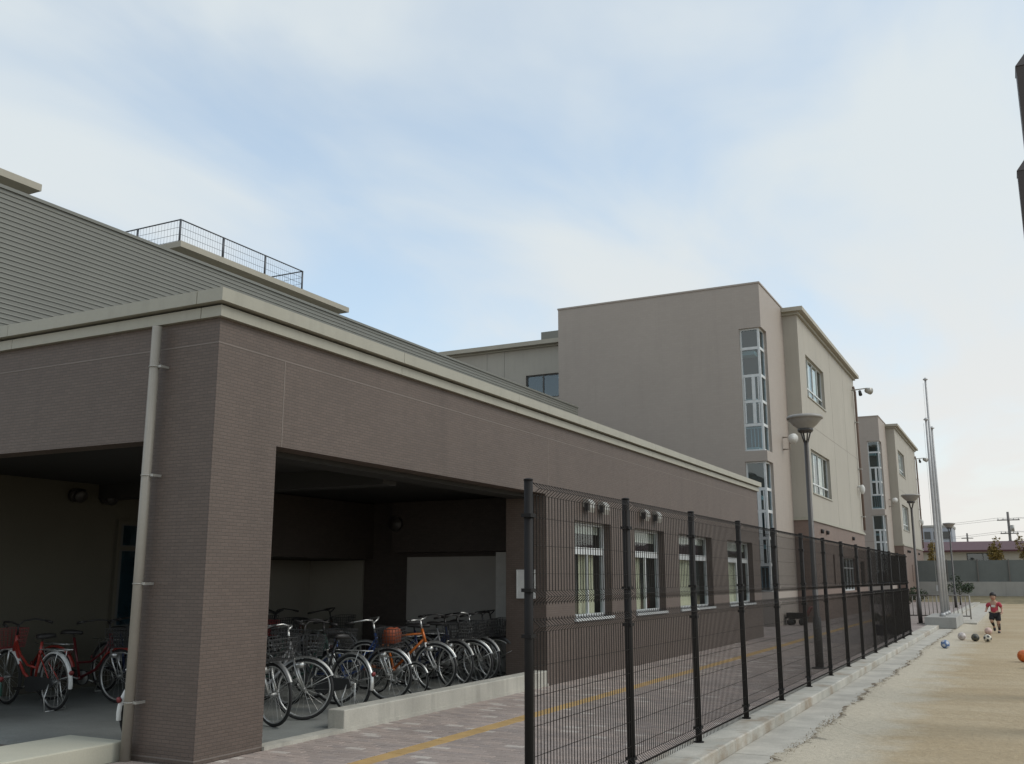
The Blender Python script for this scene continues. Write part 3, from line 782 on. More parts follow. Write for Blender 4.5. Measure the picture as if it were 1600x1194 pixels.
    # flood lamp and loudspeaker on the stair tower
    b = MB().sweep([(XT, 36.6, 6.3), (XT + .25, 36.6, 6.3), (XT + .25, 36.6, 6.75), (XT, 36.6, 6.75)], .03, 6).build('lamp_bracket', 'tile_grey', s)
    MB().sweep([(XT + .25, 36.6, 6.72), (XT + .30, 36.6, 6.72), (XT + .42, 36.45, 6.66)], [.06, .14, .20], 14).build('flood_lamp', 'white', b)
    if back:
        YK = 38.2
        HB = [(-19.0, -17.35, 9.42, 10.50)]
        wall('y', YK, 0.3, -34, TL, 0, 11.72, HB).build('rear_wall', 'cream', s)
        MB().box(-34, TL, YK - .1, 50, 11.72, 11.80).build('rear_cornice', 'cornice', s)
        MB().box(-34, TL - .03, YK - .35, 50, 11.80, 11.99).build('rear_cornice', 'slab', s)
        MB().box(-34, TL, YK + 1.5, 50, 0, 11.7).build('rear_core', 'room', s)
        MB().box(-18.9, TL + 3, 39.6, 44, 11.99, 12.82).build('roof_box', 'siding', s)
        a, b_, c, d_ = HB[0]
        w = window(s, 'y', YK + .08, a, b_, c, d_, [(a + b_) / 2], [], .06, 'frame_dark', 'glass_dark', .06, 'room')
        for xj in (-23.6, -21.0, -20.1): MB().box(xj, xj + .02, YK - .003, YK, 8, 11.71).build('joint_strip', 'siding', s)
        MB().box(-20.6, -20.0, YK - .18, YK, 9.9, 10.05).build('vent_hood', 'dark_hole', s)
    return s
school('cream school block with pinkish-grey stair tower, nearer of the two', True)
s2 = school('far cream school block with stair tower, beyond the nearer block', False)
s2.location.y += 33.0

# ------------------------------------------------------------------ mesh fence
XF = -2.968
YP = [6.0 + 1.878 * i for i in range(14)]
ZF0, ZF1 = 0.02, 2.26
fe = thing('mesh_fence', 'tall black welded mesh fence with round posts on the concrete kerb', 'fence', (XF, 18, 0.02))
pme = MB()
pme.sweep([(0, 0, 0), (0, 0, ZF1 - ZF0)], 0.031, 12).sweep([(0, 0, ZF1 - ZF0), (0, 0, ZF1 - ZF0 + .008), (0, 0, ZF1 - ZF0 + .014)], [.034, .034, .022], 12)
pme.sweep([(0, 0, 0), (0, 0, .012)], .05, 12)
pm = pme.mesh('post'); pm.materials.append(M['black_steel'])
cm = MB()
cm.box(-.037, .037, -.04, .04, -.012, .012)
cme = cm.mesh('clamp'); cme.materials.append(M['black_steel'])
for yp in YP:
    o = place('post', pm, (XF, yp, ZF0), fe)
    for zc in (0.16, 1.22, 1.52, 2.02): place('clamp', cme, (XF, yp, zc), o)
def sqwire(mb, pts, r): mb.sweep(pts, r * 1.25, 4, cap=False, smooth=False)
def panel_mesh(z0, z1, folds, name):
    """welded mesh panel: upright wires with pressed V folds, single cross wires; local y from 0 to span"""
    mb = MB(); span = 1.878 - 0.075; n = 36; wr = 0.0028; off = 0.046
    path = [(0, z0)]
    for zf in folds: path += [(0, zf - .038), (off, zf), (0, zf + .038)]
    path.append((0, z1))
    path = sorted(set(path), key=lambda q: q[1])
    for i in range(n + 1):
        yy = 0.0375 + span * i / n
        sqwire(mb, [(q[0], yy, q[1]) for q in path], wr)
    zs = []
    for zf in folds: zs += [(zf - .040, -.004), (zf, off + .004), (zf + .040, -.004)]
    z = z0 + 0.02
    while z < z1:
        if all(abs(z - q[0]) > 0.05 for q in zs if True): zs.append((z, -.004))
        z += 0.19
    for z, x in zs: sqwire(mb, [(x, .03, z), (x, span + .045, z)], wr * 0.75)
    me = mb.mesh(name); me.materials.append(M['fence_wire']); return me
low_p = panel_mesh(0.05, 1.335, [0.13, 1.28], 'lower_mesh_panel')
up_p = panel_mesh(1.42, 2.248, [1.475, 2.205], 'upper_mesh_panel')
for yp in YP[:-1]:
    place('mesh_panel', low_p, (XF + .02, yp, 0), fe); place('mesh_panel', up_p, (XF + .02, yp, 0), fe)

# ------------------------------------------------------------------ street lamps
def street_lamp(y, label):
    s = thing('street_lamp', label, 'street lamp', (-3.41, y, 0), 'lamps along the paved path')
    x = -3.41
    MB().sweep([(x, y, 0), (x, y, .9), (x, y, .92), (x, y, 4.15)], [.075, .075, .052, .042], 12).build('pole', 'lamp_pole', s)
    MB().sweep([(x, y, 0), (x, y, .02)], .14, 12).build('base_plate', 'lamp_pole', s)
    nk = MB()
    for a in range(4):
        t = a * math.pi / 2 + .6
        nk.tube((x + .03 * math.cos(t), y + .03 * math.sin(t), 4.10), (x + .115 * math.cos(t), y + .115 * math.sin(t), 4.37), .014, 6)
    nk.build('neck_bracket', 'lamp_pole', s)
    sh_ = MB().lathe([(.001, 4.35), (.12, 4.35), (.125, 4.37), (.22, 4.45), (.295, 4.535), (.30, 4.56)], 24, (x, y, 0)).build('lamp_shade', 'lamp_bowl', s)
    MB().lathe([(.001, 4.305), (.125, 4.31), (.145, 4.34), (.145, 4.375), (.12, 4.38)], 24, (x, y, 0)).build('collar', 'lamp_pole', sh_)
    MB().lathe([(.28, 4.558), (.335, 4.562), (.335, 4.60), (.30, 4.625), (.001, 4.65)], 24, (x, y, 0)).build('top_cover', 'lamp_bowl', sh_)
    return s
street_lamp(18.75, 'street lamp with bowl shade on a dark pole just behind the mesh fence')
street_lamp(38.7, 'street lamp with bowl shade standing left of the flagpoles')
street_lamp(60.0, 'distant street lamp with bowl shade right of the flagpoles')

# ------------------------------------------------------------------ flagpoles
pl = tag(MB().box(-3.15, -2.15, 37.2, 41.6, -0.08, 0.28).build('flagpole_plinth', 'wall_grey'), 'low grey concrete plinth under the three flagpoles', 'plinth')
for (yf, h, lab) in ((38.1, 7.25, 'silver flagpole, shorter one on the near end of the plinth'), (39.5, 9.0, 'tallest silver flagpole in the middle of the plinth'),
                     (40.8, 7.3, 'silver flagpole, shorter one on the far end of the plinth')):
    x = -2.62
    f = thing('flagpole', lab, 'flagpole', (x, yf, .28), 'three flagpoles on the plinth')
    MB().sweep([(x, yf, .28), (x, yf, 2.5), (x, yf, 5.0), (x, yf, h)], [.062, .058, .05, .036], 12).build('pole', 'pole_alu', f)
    MB().sweep([(x, yf, .28), (x, yf, .40)], [.11, .095], 12).build('base_collar', 'pole_alu', f)
    MB().sweep([(x, yf, h), (x, yf, h + .02), (x, yf, h + .04), (x, yf, h + .10)], [.05, .09, .09, .03], 10).build('truck', 'pole_alu', f)
    MB().sweep([(x - .11, yf, 1.3), (x - .09, yf, h - .1)], .007, 4).build('halyard', 'white', f)
    MB().box(x - .13, x - .07, yf - .03, yf + .03, 1.15, 1.35).build('cleat', 'pole_alu', f)
br = thing('barrier', 'low pale steel barrier with upright bars behind the flagpoles', 'barrier', (-3.2, 43.5, 0))
b = MB()
for z in (.12, .92): b.tube((-4.4, 43.5, z), (-1.95, 43.5, z), .025, 6)
b.build('rail', 'utility', br)
for i in range(17):
    x = -4.38 + i * .151
    MB().tube((x, 43.5, 0 if i % 8 == 0 else .12), (x, 43.5, .92), .028 if i % 8 == 0 else .016, 6).build('upright', 'lamp_bowl', br)
struct(MB().box(-3.10, -1.7, 41.6, 74, GZ - .05, -.06).build('path_apron', 'gutter'))

# ------------------------------------------------------------------ bicycles
def wheel_parts(Rw, nsp=20):
    rim, ty, sp, hub = MB(), MB(), MB(), MB()
    def ring(mb, r, mr, n=36, m=6): mb.sweep([(r * math.cos(2 * math.pi * i / n), 0, r * math.sin(2 * math.pi * i / n)) for i in range(n)], mr, m, closed=True)
    ring(rim, Rw - .040, .0125); ring(ty, Rw - .019, .019, 36, 8)
    for i in range(nsp):
        a = 2 * math.pi * i / nsp; b_ = a + (.35 if i % 2 else -.35); s = .03 if i % 4 < 2 else -.03
        sp.sweep([(.02 * math.cos(b_), s, .02 * math.sin(b_)), ((Rw - .045) * math.cos(a), 0, (Rw - .045) * math.sin(a))], .0018, 3, False)
    hub.sweep([(0, -.05, 0), (0, -.03, 0), (0, .03, 0), (0, .05, 0)], [.012, .024, .024, .012], 10)
    return rim, ty, sp, hub
def guard(c, Rg, a0, a1, w=.026):
    mb = MB(); n = 16; vs = []
    prof = [(-w, -.018), (-w * .8, 0), (0, .008), (w * .8, 0), (w, -.018)]
    for i in range(n + 1):
        a = a0 + (a1 - a0) * i / n
        for yy, dr in prof: vs.append((c[0] + (Rg + dr) * math.cos(a), yy, c[2] + (Rg + dr) * math.sin(a)))
    k = len(prof)
    mb.add(vs, [(i * k + j, i * k + j + 1, (i + 1) * k + j + 1, (i + 1) * k + j) for i in range(n) for j in range(k - 1)], True)
    return mb
def basket_mb(x0, x1, hw, z0, z1, t=.82):
    mb = MB(); cx = (x0 + x1) / 2
    def rect(z, s): return [(cx + (x - cx) * s, yy * s, z) for x, yy in ((x0, -hw), (x1, -hw), (x1, hw), (x0, hw))]
    for k_ in range(6):
        f = k_ / 5; r_ = rect(z0 + (z1 - z0) * f, t + (1 - t) * f)
        for i in range(4): mb.sweep([r_[i], r_[(i + 1) % 4]], .005 if k_ in (0, 5) else .004, 4, False, False)
    a, b_ = rect(z0, t), rect(z1, 1)
    for i in range(4):
        for q in range(7):
            f = q / 7
            mb.sweep([Vector(a[i]).lerp(Vector(a[(i + 1) % 4]), f), Vector(b_[i]).lerp(Vector(b_[(i + 1) % 4]), f)], .004, 4, False, False)
    for q in range(1, 7):
        f = q / 7; mb.sweep([Vector(a[0]).lerp(Vector(a[1]), f), Vector(a[3]).lerp(Vector(a[2]), f)], .004, 4, False, False)
    return mb
def proto_bike(style):
    Rw = .335
    fa, ra, bb = (.56, 0, Rw), (-.53, 0, Rw), (-.08, 0, .29)
    P = []     # (name, mesh builder, offset, material key, parent index)
    fr = MB()
    if style == 'city':
        fr.sweep([(.385, 0, .74), (.30, 0, .56), (.16, 0, .40), bb], .019, 8); fr.sweep([(.375, 0, .79), (.26, 0, .62), (.08, 0, .50), (-.14, 0, .48)], .015, 8)
    else:
        fr.sweep([(.39, 0, .72), bb], .019, 8); fr.sweep([(.375, 0, .80), (-.20, 0, .74)], .016, 8)
    fr.tube(bb, (-.225, 0, .80), .017, 8); fr.tube((.42, 0, .66), (.36, 0, .86), .021, 8)
    fr.sweep([(bb[0], -.035, bb[2]), (bb[0], .035, bb[2])], .026, 10)
    for s in (-1, 1):
        fr.tube((bb[0], s * .03, bb[2]), (ra[0], s * .06, ra[2]), .009, 6); fr.tube((-.19, s * .02, .68), (ra[0], s * .06, ra[2]), .008, 6)
    P.append(('frame', fr, (0, 0, 0), 'paint', None))
    fk = MB()
    fk.sweep([(.43, -.055, .665), (.43, .055, .665)], .014, 6)
    for s in (-1, 1): fk.sweep([(.43, s * .055, .67), (.475, s * .055, .50), (.56, s * .055, Rw)], [.013, .012, .009], 6)
    P.append(('fork', fk, (0, 0, 0), 'chrome' if style == 'city' else 'white', None))
    hb = MB(); hb.tube((.36, 0, .86), (.335, 0, .99), .013, 8)
    if style == 'city':
        for s in (-1, 1): hb.sweep([(.335, 0, .985), (.36, s * .08, 1.03), (.32, s * .20, 1.045), (.17, s * .28, 1.02)], .011, 6)
    else:
        for s in (-1, 1): hb.sweep([(.335, 0, .985), (.345, s * .15, 1.0), (.30, s * .29, 1.0)], .011, 6)
    P.append(('handlebar', hb, (0, 0, 0), 'bar', None)); hi = len(P) - 1
    for s in (-1, 1):
        if style == 'city': gp = MB().sweep([(.18, s * .275, 1.02), (.07, s * .29, 1.0)], .017, 8)
        else: gp = MB().sweep([(.305, s * .28, 1.0), (.285, s * .36, 1.0)], .017, 8)
        P.append(('grip', gp, (0, 0, 0), 'saddle', hi))
    sd = MB(); vs = []; secs = [(-.13, .11, .05), (-.10, .125, .06), (-.02, .10, .055), (.06, .045, .045), (.13, .022, .035)]
    for x, w, h in secs:
        for yy, zz_ in ((-w, -.01), (-w * .8, h * .6), (0, h * .75), (w * .8, h * .6), (w, -.01), (0, -.02)): vs.append((-.23 + x, yy, .86 + zz_))
    sd.add(vs, [(i * 6 + j, i * 6 + (j + 1) % 6, (i + 1) * 6 + (j + 1) % 6, (i + 1) * 6 + j) for i in range(4) for j in range(6)] + [(5, 4, 3, 2, 1, 0), tuple(range(24, 30))], True)
    sd.tube((-.225, 0, .78), (-.237, 0, .85), .012, 8)
    P.append(('saddle', sd, (0, 0, 0), 'saddle', None))
    for nm, c in (('front_wheel', fa), ('rear_wheel', ra)):
        rim, ty, sp, hub = wheel_parts(Rw)
        P.append((nm, rim, c, 'chrome', None)); wi = len(P) - 1
        P.append(('tyre', ty, c, 'rubber', wi)); P.append(('spokes', sp, c, 'chrome', wi)); P.append(('hub', hub, c, 'steel', wi))
    P.append(('front_mudguard', guard(fa, Rw + .022, R(25), R(150)), (0, 0, 0), 'guard', None))
    P.append(('rear_mudguard', guard(ra, Rw + .022, R(15), R(190)), (0, 0, 0), 'guard', None))
    for s in (-1, 1):
        P.append(('mudguard_stay', MB().tube((ra[0], s * .06, ra[2]), (ra[0] - .33, s * .03, ra[2] + .08), .0035, 4), (0, 0, 0), 'chrome', None))
        P.append(('mudguard_stay', MB().tube((fa[0], s * .055, fa[2]), (fa[0] + .30, s * .028, fa[2] + .15), .0035, 4), (0, 0, 0), 'chrome', None))
    ck_ = MB().sweep([(bb[0], .045, bb[2]), (bb[0], .052, bb[2])], .085, 20).tube((bb[0], -.07, bb[2]), (bb[0], .07, bb[2]), .012, 8)
    for s, q in ((1, 1), (-1, -1)): ck_.tube((bb[0], q * .06, bb[2]), (bb[0] + s * .16, q * .075, bb[2] - s * .05), .009, 6)
    P.append(('crank', ck_, (0, 0, 0), 'steel', None)); ci = len(P) - 1
    for s in (1, -1): P.append(('pedal', MB().box(bb[0] + s * .16 - .045, bb[0] + s * .16 + .045, min(s * .08, s * .16), max(s * .08, s * .16), bb[2] - s * .05 - .012, bb[2] - s * .05 + .012), (0, 0, 0), 'saddle', ci))
    if style == 'city':
        cg = MB(); vs = []
        pr = [(-.60, .33 - .02), (-.56, .33 + .055), (-.1, .39), (0.0, .37), (.03, .29), (-.02, .21), (-.12, .195), (-.56, .33 - .055)]
        vs = [(x, yy, z) for yy in (.055, .075) for x, z in pr]; k = len(pr)
        cg.add(vs, [tuple(range(k)), tuple(range(2 * k - 1, k - 1, -1))] + [(i, i + k, (i + 1) % k + k, (i + 1) % k) for i in range(k)])
        P.append(('chain_case', cg, (0, 0, 0), 'basket_black', None))
        P.append(('basket', basket_mb(.43, .74, .19, .70, .93), (0, 0, 0), 'basket', None))
        rk = MB()
        for s in (-1, 1): rk.sweep([(-.24, s * .05, .71), (-.80, s * .06, .72)], .006, 5); rk.tube((-.68, s * .06, .72), (ra[0], s * .06, ra[2]), .005, 5)
        for q in range(6): rk.tube((-.30 - q * .1, -.06, .715), (-.30 - q * .1, .06, .715), .004, 4)
        P.append(('rear_rack', rk, (0, 0, 0), 'chrome', None))
        ks = MB()
        for s in (-1, 1): ks.sweep([(ra[0], s * .065, ra[2]), (ra[0] + .03, s * .11, .16), (ra[0] - .03, s * .13, .005)], .008, 6)
        ks.tube((ra[0] - .03, -.13, .008), (ra[0] - .03, .13, .008), .008, 6)
        P.append(('kickstand', ks, (0, 0, 0), 'chrome', None))
    else:
        P.append(('kickstand', MB().sweep([(bb[0] - .03, -.04, .28), (bb[0] + .02, -.17, .005)], .008, 6), (0, 0, 0), 'chrome', None))
    hl = MB().sweep([(.46, -.09, .60), (.50, -.09, .60), (.56, -.09, .60)], [.02, .035, .038], 10)
    P.append(('headlight', hl, (0, 0, 0), 'chrome', None))
    P.append(('rear_reflector', MB().sweep([(ra[0] - .345, 0, .46), (ra[0] - .365, 0, .455)], .028, 10), (0, 0, 0), 'basket_red', None))
    out = []
    for nm, mb, c, mk, pi_ in P:
        out.append((nm, mb.mesh(style + '_' + nm), c, mk, pi_))
        out[-1][1].materials.append(M['steel'])
    return out
PROTO = {'city': proto_bike('city'), 'sport': proto_bike('sport')}
def bicycle(style, wheel_xy, near, rz, paint, label, guard_m='chrome', basket='basket_black', scale=1.0, lean=3, steer=0):
    """near: which wheel stands at wheel_xy ('front' or 'rear'); rz: heading of the bicycle"""
    off = Vector((.56 if near == 'front' else -.53, 0)) * scale
    c, s = math.cos(rz), math.sin(rz)
    loc = Vector((wheel_xy[0] - (off.x * c), wheel_xy[1] - (off.x * s), 0.03))
    b = thing('bicycle', label, 'bicycle', loc, 'bicycles parked in the shelter')
    b.rotation_euler = (R(lean), 0, rz); b.scale = (scale,) * 3
    objs = []
    for nm, me, cc, mk, pi_ in PROTO[style]:
        key = {'paint': 'paint_' + paint, 'guard': guard_m, 'basket': basket, 'bar': 'chrome' if paint in ('silver', 'orange', 'blue') else 'saddle'}.get(mk, mk)
        o = bpy.data.objects.new(nm, me); COL.objects.link(o)
        par = b if pi_ is None else objs[pi_]
        o.parent = par
        o.location = Vector(cc) - (Vector(PROTO[style][pi_][2]) if pi_ is not None else Vector((0, 0, 0)))
        o.material_slots[0].link = 'OBJECT'; o.material_slots[0].material = M[key]
        objs.append(o)
    return b
J = lambda a: R(rnd.uniform(-a, a))
# front row, seen through the right-hand opening (heading 0 = front wheel towards the path)
bicycle('city', (-7.32, 8.58), 'front', R(-14), 'black', 'black bicycle with large wheel nearest the corner column', 'steel')
bicycle('city', (-7.36, 9.12), 'front', R(27), 'silver', 'silver bicycle with wire basket, second from the corner column', 'steel', 'basket_black', lean=-4)
bicycle('city', (-7.28, 9.88), 'rear', R(180 - 8), 'black', 'dark bicycle with bright rear wheel and rack at the low wall end', 'chrome')
bicycle('city', (-7.9, 10.42), 'front', R(14), 'green', 'dark green bicycle set back between the racked and the blue bicycles', 'paint_black', lean=-3)
bicycle('city', (-7.48, 11.0), 'front', R(10), 'blue', 'blue bicycle with an orange bag in its basket', 'chrome')
bicycle('sport', (-7.45, 11.62), 'front', R(-8), 'white', 'small white children\'s bicycle between the blue and orange bicycles', 'chrome', scale=0.66, lean=4)
bicycle('sport', (-7.50, 12.18), 'front', R(9), 'orange', 'orange bicycle with straight frame behind the low wall', 'chrome')
bicycle('city', (-7.45, 12.62), 'front', R(-6), 'navy', 'navy bicycle first to the right of the orange one', 'steel', lean=-3)
bicycle('city', (-7.40, 13.05), 'front', R(12), 'black', 'black bicycle second to the right of the orange one', 'chrome')
bicycle('city', (-7.48, 13.45), 'front', R(2), 'silver', 'silver bicycle third to the right of the orange one', 'steel', lean=-2)
bicycle('city', (-7.42, 13.86), 'front', R(10), 'black', 'black bicycle fourth to the right of the orange one', 'paint_black')
bicycle('city', (-7.55, 14.35), 'front', R(3), 'navy', 'navy bicycle at the far end of the front row by the column', 'chrome')
bicycle('city', (-7.58, 7.08), 'rear', R(86), 'black', 'bicycle with pale rear mudguard peeping out behind the drainpipe', 'white', lean=2)
bg_ = MB(); vs = []
secs = [(-.085, .75), (-.07, .95), (.03, 1.0), (.09, .85), (.115, .45)]
for z, q in secs:
    for j in range(12):
        a = 2 * math.pi * j / 12; k2 = 1 / max(abs(math.cos(a)), abs(math.sin(a))) ** .6
        vs.append((-7.45 + .105 * q * k2 * math.cos(a), 11.0 + .15 * q * k2 * math.sin(a), .845 + z + .008 * math.sin(3 * a)))
bg_.add(vs, [(i * 12 + j, i * 12 + (j + 1) % 12, (i + 1) * 12 + (j + 1) % 12, (i + 1) * 12 + j) for i in range(4) for j in range(12)] + [tuple(range(11, -1, -1)), tuple(range(48, 60))], True)
tag(bg_.build('bag', 'basket_orange'), 'orange bag lying in the basket of the blue bicycle', 'bag')
# row along the inner wall
inner = [(8.38, 'red', 'white', 'bright red bicycle with pale rear mudguard seen through the left opening', 'rear', 'basket_red'),
         (9.25, 'dark_red', 'paint_red', 'dark red bicycle with red mudguard behind the bright red one', 'front', 'basket_black'),
         (9.95, 'navy', 'steel', 'navy bicycle behind the dark red one at the inner wall', 'front', 'basket_black'),
         (7.45, 'green', 'paint_green', 'dark green bicycle at the far left edge of the left opening', 'rear', 'basket_black'),
         (10.6, 'black', 'steel', 'black bicycle by the dark inner door', 'front', 'basket_black'),
         (11.3, 'navy', 'steel', 'navy bicycle at the inner wall behind the corner column', 'rear', 'basket_black'),
         (12.05, 'red', 'chrome', 'red bicycle at the inner wall seen above the silver basket', 'front', 'basket_red'),
         (12.7, 'black', 'steel', 'black bicycle at the inner wall near the pale panel', 'front', 'basket_black'),
         (13.4, 'dark_red', 'chrome', 'dark red bicycle at the inner wall behind the blue bicycle', 'rear', 'basket_black'),
         (14.1, 'brown', 'steel', 'brown bicycle in the far inner corner', 'front', 'basket_black')]
for yv, pc, gm, lab, nr, bk in inner:
    bicycle('city', (-10.55 + rnd.uniform(-.1, .1), yv), nr, (0 if nr == 'front' else math.pi) + J(9), pc, lab, gm, bk, lean=rnd.uniform(-5, 5))

# ------------------------------------------------------------------ child
def skin_figure(name, verts, edges, radii, sub=2):
    me = bpy.data.meshes.new(name); me.from_pydata(verts, edges, []); me.update()
    o = bpy.data.objects.new(name, me); COL.objects.link(o)
    o.modifiers.new('skin', 'SKIN'); ss = o.modifiers.new('sub', 'SUBSURF'); ss.levels = sub; ss.render_levels = sub
    sv = me.skin_vertices[0].data
    for i, r_ in enumerate(radii): sv[i].radius = (r_, r_) if not isinstance(r_, tuple) else r_; sv[i].use_root = (i == 0)
    dg = bpy.context.evaluated_depsgraph_get()
    m2 = bpy.data.meshes.new_from_object(o.evaluated_get(dg))
    bpy.data.objects.remove(o); m2.polygons.foreach_set('use_smooth', [True] * len(m2.polygons))
    return m2
M['skin'] = plain('skin', (0.42, 0.25, 0.17), 0.55)
M['shirt'] = plain('shirt_red', (0.42, 0.05, 0.075), 0.8)
M['shorts'] = plain('shorts_black', (0.016, 0.016, 0.018), 0.8)
M['hair'] = plain('hair_black', (0.014, 0.011, 0.01), 0.5)
M['shoe'] = plain('shoe_dark', (0.03, 0.03, 0.035), 0.6)
M['sleeve'] = plain('sleeve_dark', (0.035, 0.018, 0.022), 0.8)
CX, CY, CZ = -0.90, 35.5, GZ
def ch(v): return [(p[0], p[1], p[2]) for p in v]
ps = thing('person', 'child in red shirt and black shorts running across the playground', 'person', (CX, CY, CZ))
ps.rotation_euler.z = R(-12)
# local frame: faces -y (the camera); standing leg at x = +.07, lifted leg at x = -.07
body_v = ch([(0, 0, .60), (0, -.01, .72), (0, -.02, .85), (0, -.02, .93), (0, -.03, 1.0), (0, -.045, 1.08), (0, -.05, 1.17),
             (.075, 0, .57), (.085, -.03, .33), (.085, .03, .07), (.085, -.07, .035),
             (-.075, 0, .57), (-.085, -.10, .36), (-.085, .12, .22), (-.085, .16, .14),
             (.135, -.02, .91), (.20, .05, .75), (.22, -.07, .64), (.22, -.12, .61),
             (-.135, -.02, .91), (-.215, -.01, .74), (-.20, -.15, .68), (-.20, -.20, .67)])
body_e = [(0, 1), (1, 2), (2, 3), (3, 4), (4, 5), (5, 6), (0, 7), (7, 8), (8, 9), (9, 10), (0, 11), (11, 12), (12, 13), (13, 14), (3, 15), (15, 16), (16, 17), (17, 18), (3, 19), (19, 20), (20, 21), (21, 22)]
body_r = [.10, .10, .11, .085, .042, .082, .072, .078, .052, .034, .032, .078, .052, .034, .03, .045, .036, .026, .026, .045, .036, .026, .026]
bm_ = skin_figure('body', body_v, body_e, body_r); bm_.materials.append(M['skin'])
WLOC[ps.name] = Vector((0, 0, 0))
place('body', bm_, (0, 0, 0), ps)
sv = ch([(0, 0, .60), (0, -.01, .72), (0, -.02, .85), (0, -.02, .93), (.14, -.02, .905), (.19, .03, .79), (-.14, -.02, .905), (-.205, -.01, .79)])
sm_ = skin_figure('shirt', sv, [(0, 1), (1, 2), (2, 3), (3, 4), (4, 5), (3, 6), (6, 7)], [.118, .115, .122, .10, .062, .056, .062, .056]); sm_.materials.append(M['shirt'])
shirt = place('shirt', sm_, (0, 0, 0), ps)
MB().box(-.05, .05, -.142, -.128, .80, .86).build('shirt_print', 'white', shirt)
pv_ = ch([(0, 0, .60), (.075, 0, .56), (.086, -.028, .35), (-.075, 0, .56), (-.085, -.095, .38)])
pm_ = skin_figure('shorts', pv_, [(0, 1), (1, 2), (0, 3), (3, 4)], [.115, .095, .088, .095, .085]); pm_.materials.append(M['shorts'])
place('shorts', pm_, (0, 0, 0), ps)
hr = MB(); hr.ball((0, -.035, 1.165), .098, 14, 10, (.98, 1.05, .95)); hr.ball((0, .0, 1.11), .085, 12, 8, (1, .8, 1))
hr.build('hair', 'hair', ps)
fc = MB()
fc.ball((0, -.075, 1.105), .078, 14, 10, (.95, .85, 1.2)); fc.ball((0, -.142, 1.09), .013, 8, 6, (.8, 1, 1.2))
for s in (-1, 1): fc.ball((s * .082, -.05, 1.10), .02, 8, 6, (.5, .8, 1.2))
face = fc.build('face', 'skin', ps)
for s in (-1, 1): MB().ball((s * .03, -.137, 1.12), .010, 8, 6, (1.2, .6, .7)).build('eye', 'hair', face)
MB().ball((0, -.138, 1.055), .018, 8, 6, (1.2, .5, .35)).build('mouth', 'shirt', face)
lg_ = skin_figure('stocking', [(.085, -.028, .34), (.0855, .002, .20), (.085, .03, .075)], [(0, 1), (1, 2)], [.056, .045, .037]); lg_.materials.append(M['shorts']); place('stocking', lg_, (0, 0, 0), ps)
lg_ = skin_figure('stocking', [(-.085, -.095, .36), (-.085, .02, .285), (-.085, .125, .215)], [(0, 1), (1, 2)], [.056, .045, .037]); lg_.materials.append(M['shorts']); place('stocking', lg_, (0, 0, 0), ps)
for (x, yy, z, up_) in ((.085, -.05, .035, 0), (-.085, .165, .12, 1)):
    m = MB()
    if up_: m.ball((x, yy, z), .045, 10, 8, (.9, 1.0, 1.7))
    else: m.ball((x, yy, z), .045, 10, 8, (.9, 1.9, .8))
    m.build('shoe', 'shoe', ps)
for s, base in ((1, (.22, -.12, .61)), (-1, (-.20, -.20, .67))):
    hv, he, hr_ = [base, (base[0], base[1] - .035, base[2] - .005)], [(0, 1)], [.022, .022]
    for q in range(4):
        i0 = len(hv); yx = base[0] + (q - 1.5) * .011
        hv += [(yx, base[1] - .06, base[2] - .005 - .004 * (q % 2)), (yx, base[1] - .08, base[2] - .02)]; he += [(1, i0), (i0, i0 + 1)]; hr_ += [.0065, .0055]
    i0 = len(hv); hv += [(base[0] - s * .03, base[1] - .03, base[2] + .01), (base[0] - s * .04, base[1] - .05, base[2] + .008)]; he += [(0, i0), (i0, i0 + 1)]; hr_ += [.008, .0065]
    hm = skin_figure('hand', hv, he, hr_, 1); hm.materials.append(M['skin']); place('hand', hm, (0, 0, 0), ps)
ps.location = (CX, CY, CZ); ps.scale = (1.06, 1.04, 1.02)

# ------------------------------------------------------------------ balls
import bmesh
def ball(x, y, r, c1, c2, label, dirt=0.1):
    bm = bmesh.new(); bmesh.ops.create_icosphere(bm, subdivisions=4, radius=r)
    me = bpy.data.meshes.new('ball'); bm.to_mesh(me)
    ph = (1 + 5 ** .5) / 2
    ico = [Vector(v).normalized() for v in ((-1, ph, 0), (1, ph, 0), (-1, -ph, 0), (1, -ph, 0), (0, -1, ph), (0, 1, ph), (0, -1, -ph), (0, 1, -ph), (ph, 0, -1), (ph, 0, 1), (-ph, 0, -1), (-ph, 0, 1))]
    rot = Matrix.Rotation(rnd.uniform(0, 6), 3, Vector((rnd.random(), rnd.random(), 1)))
    ico = [rot @ v for v in ico]
    me.materials.append(plain('ball_a', c1, 0.45, var=dirt)); me.materials.append(plain('ball_b', c2, 0.45, var=dirt))
    for p in me.polygons:
        p.use_smooth = True
        if max(p.center.normalized().dot(v) for v in ico) > math.cos(R(21)): p.material_index = 1
    # pressed seams between the panels
    for v in me.vertices:
        d_ = sorted((v.co.normalized().dot(q) for q in ico), reverse=True)
        if abs(d_[0] - math.cos(R(21))) < .012 or abs(d_[0] - d_[1]) < .02: v.co *= .985
    bm.free()
    return tag(place('ball', me, (x, y, GZ + r * .985)), label, 'ball', 'balls lying on the playground')
ball(-1.87, 27.2, .106, (0.10, 0.17, 0.33), (0.5, 0.52, 0.55), 'blue and white ball at the edge of the drain, left of the others')
ball(-1.68, 31.0, .11, (0.55, 0.50, 0.47), (0.42, 0.36, 0.34), 'pale worn ball, first to the right of the blue ball')
ball(-1.32, 30.6, .106, (0.09, 0.085, 0.06), (0.03, 0.03, 0.03), 'dark olive ball between two pale balls')
ball(-1.01, 30.4, .106, (0.62, 0.58, 0.48), (0.04, 0.04, 0.04), 'white and black football right of the dark ball')
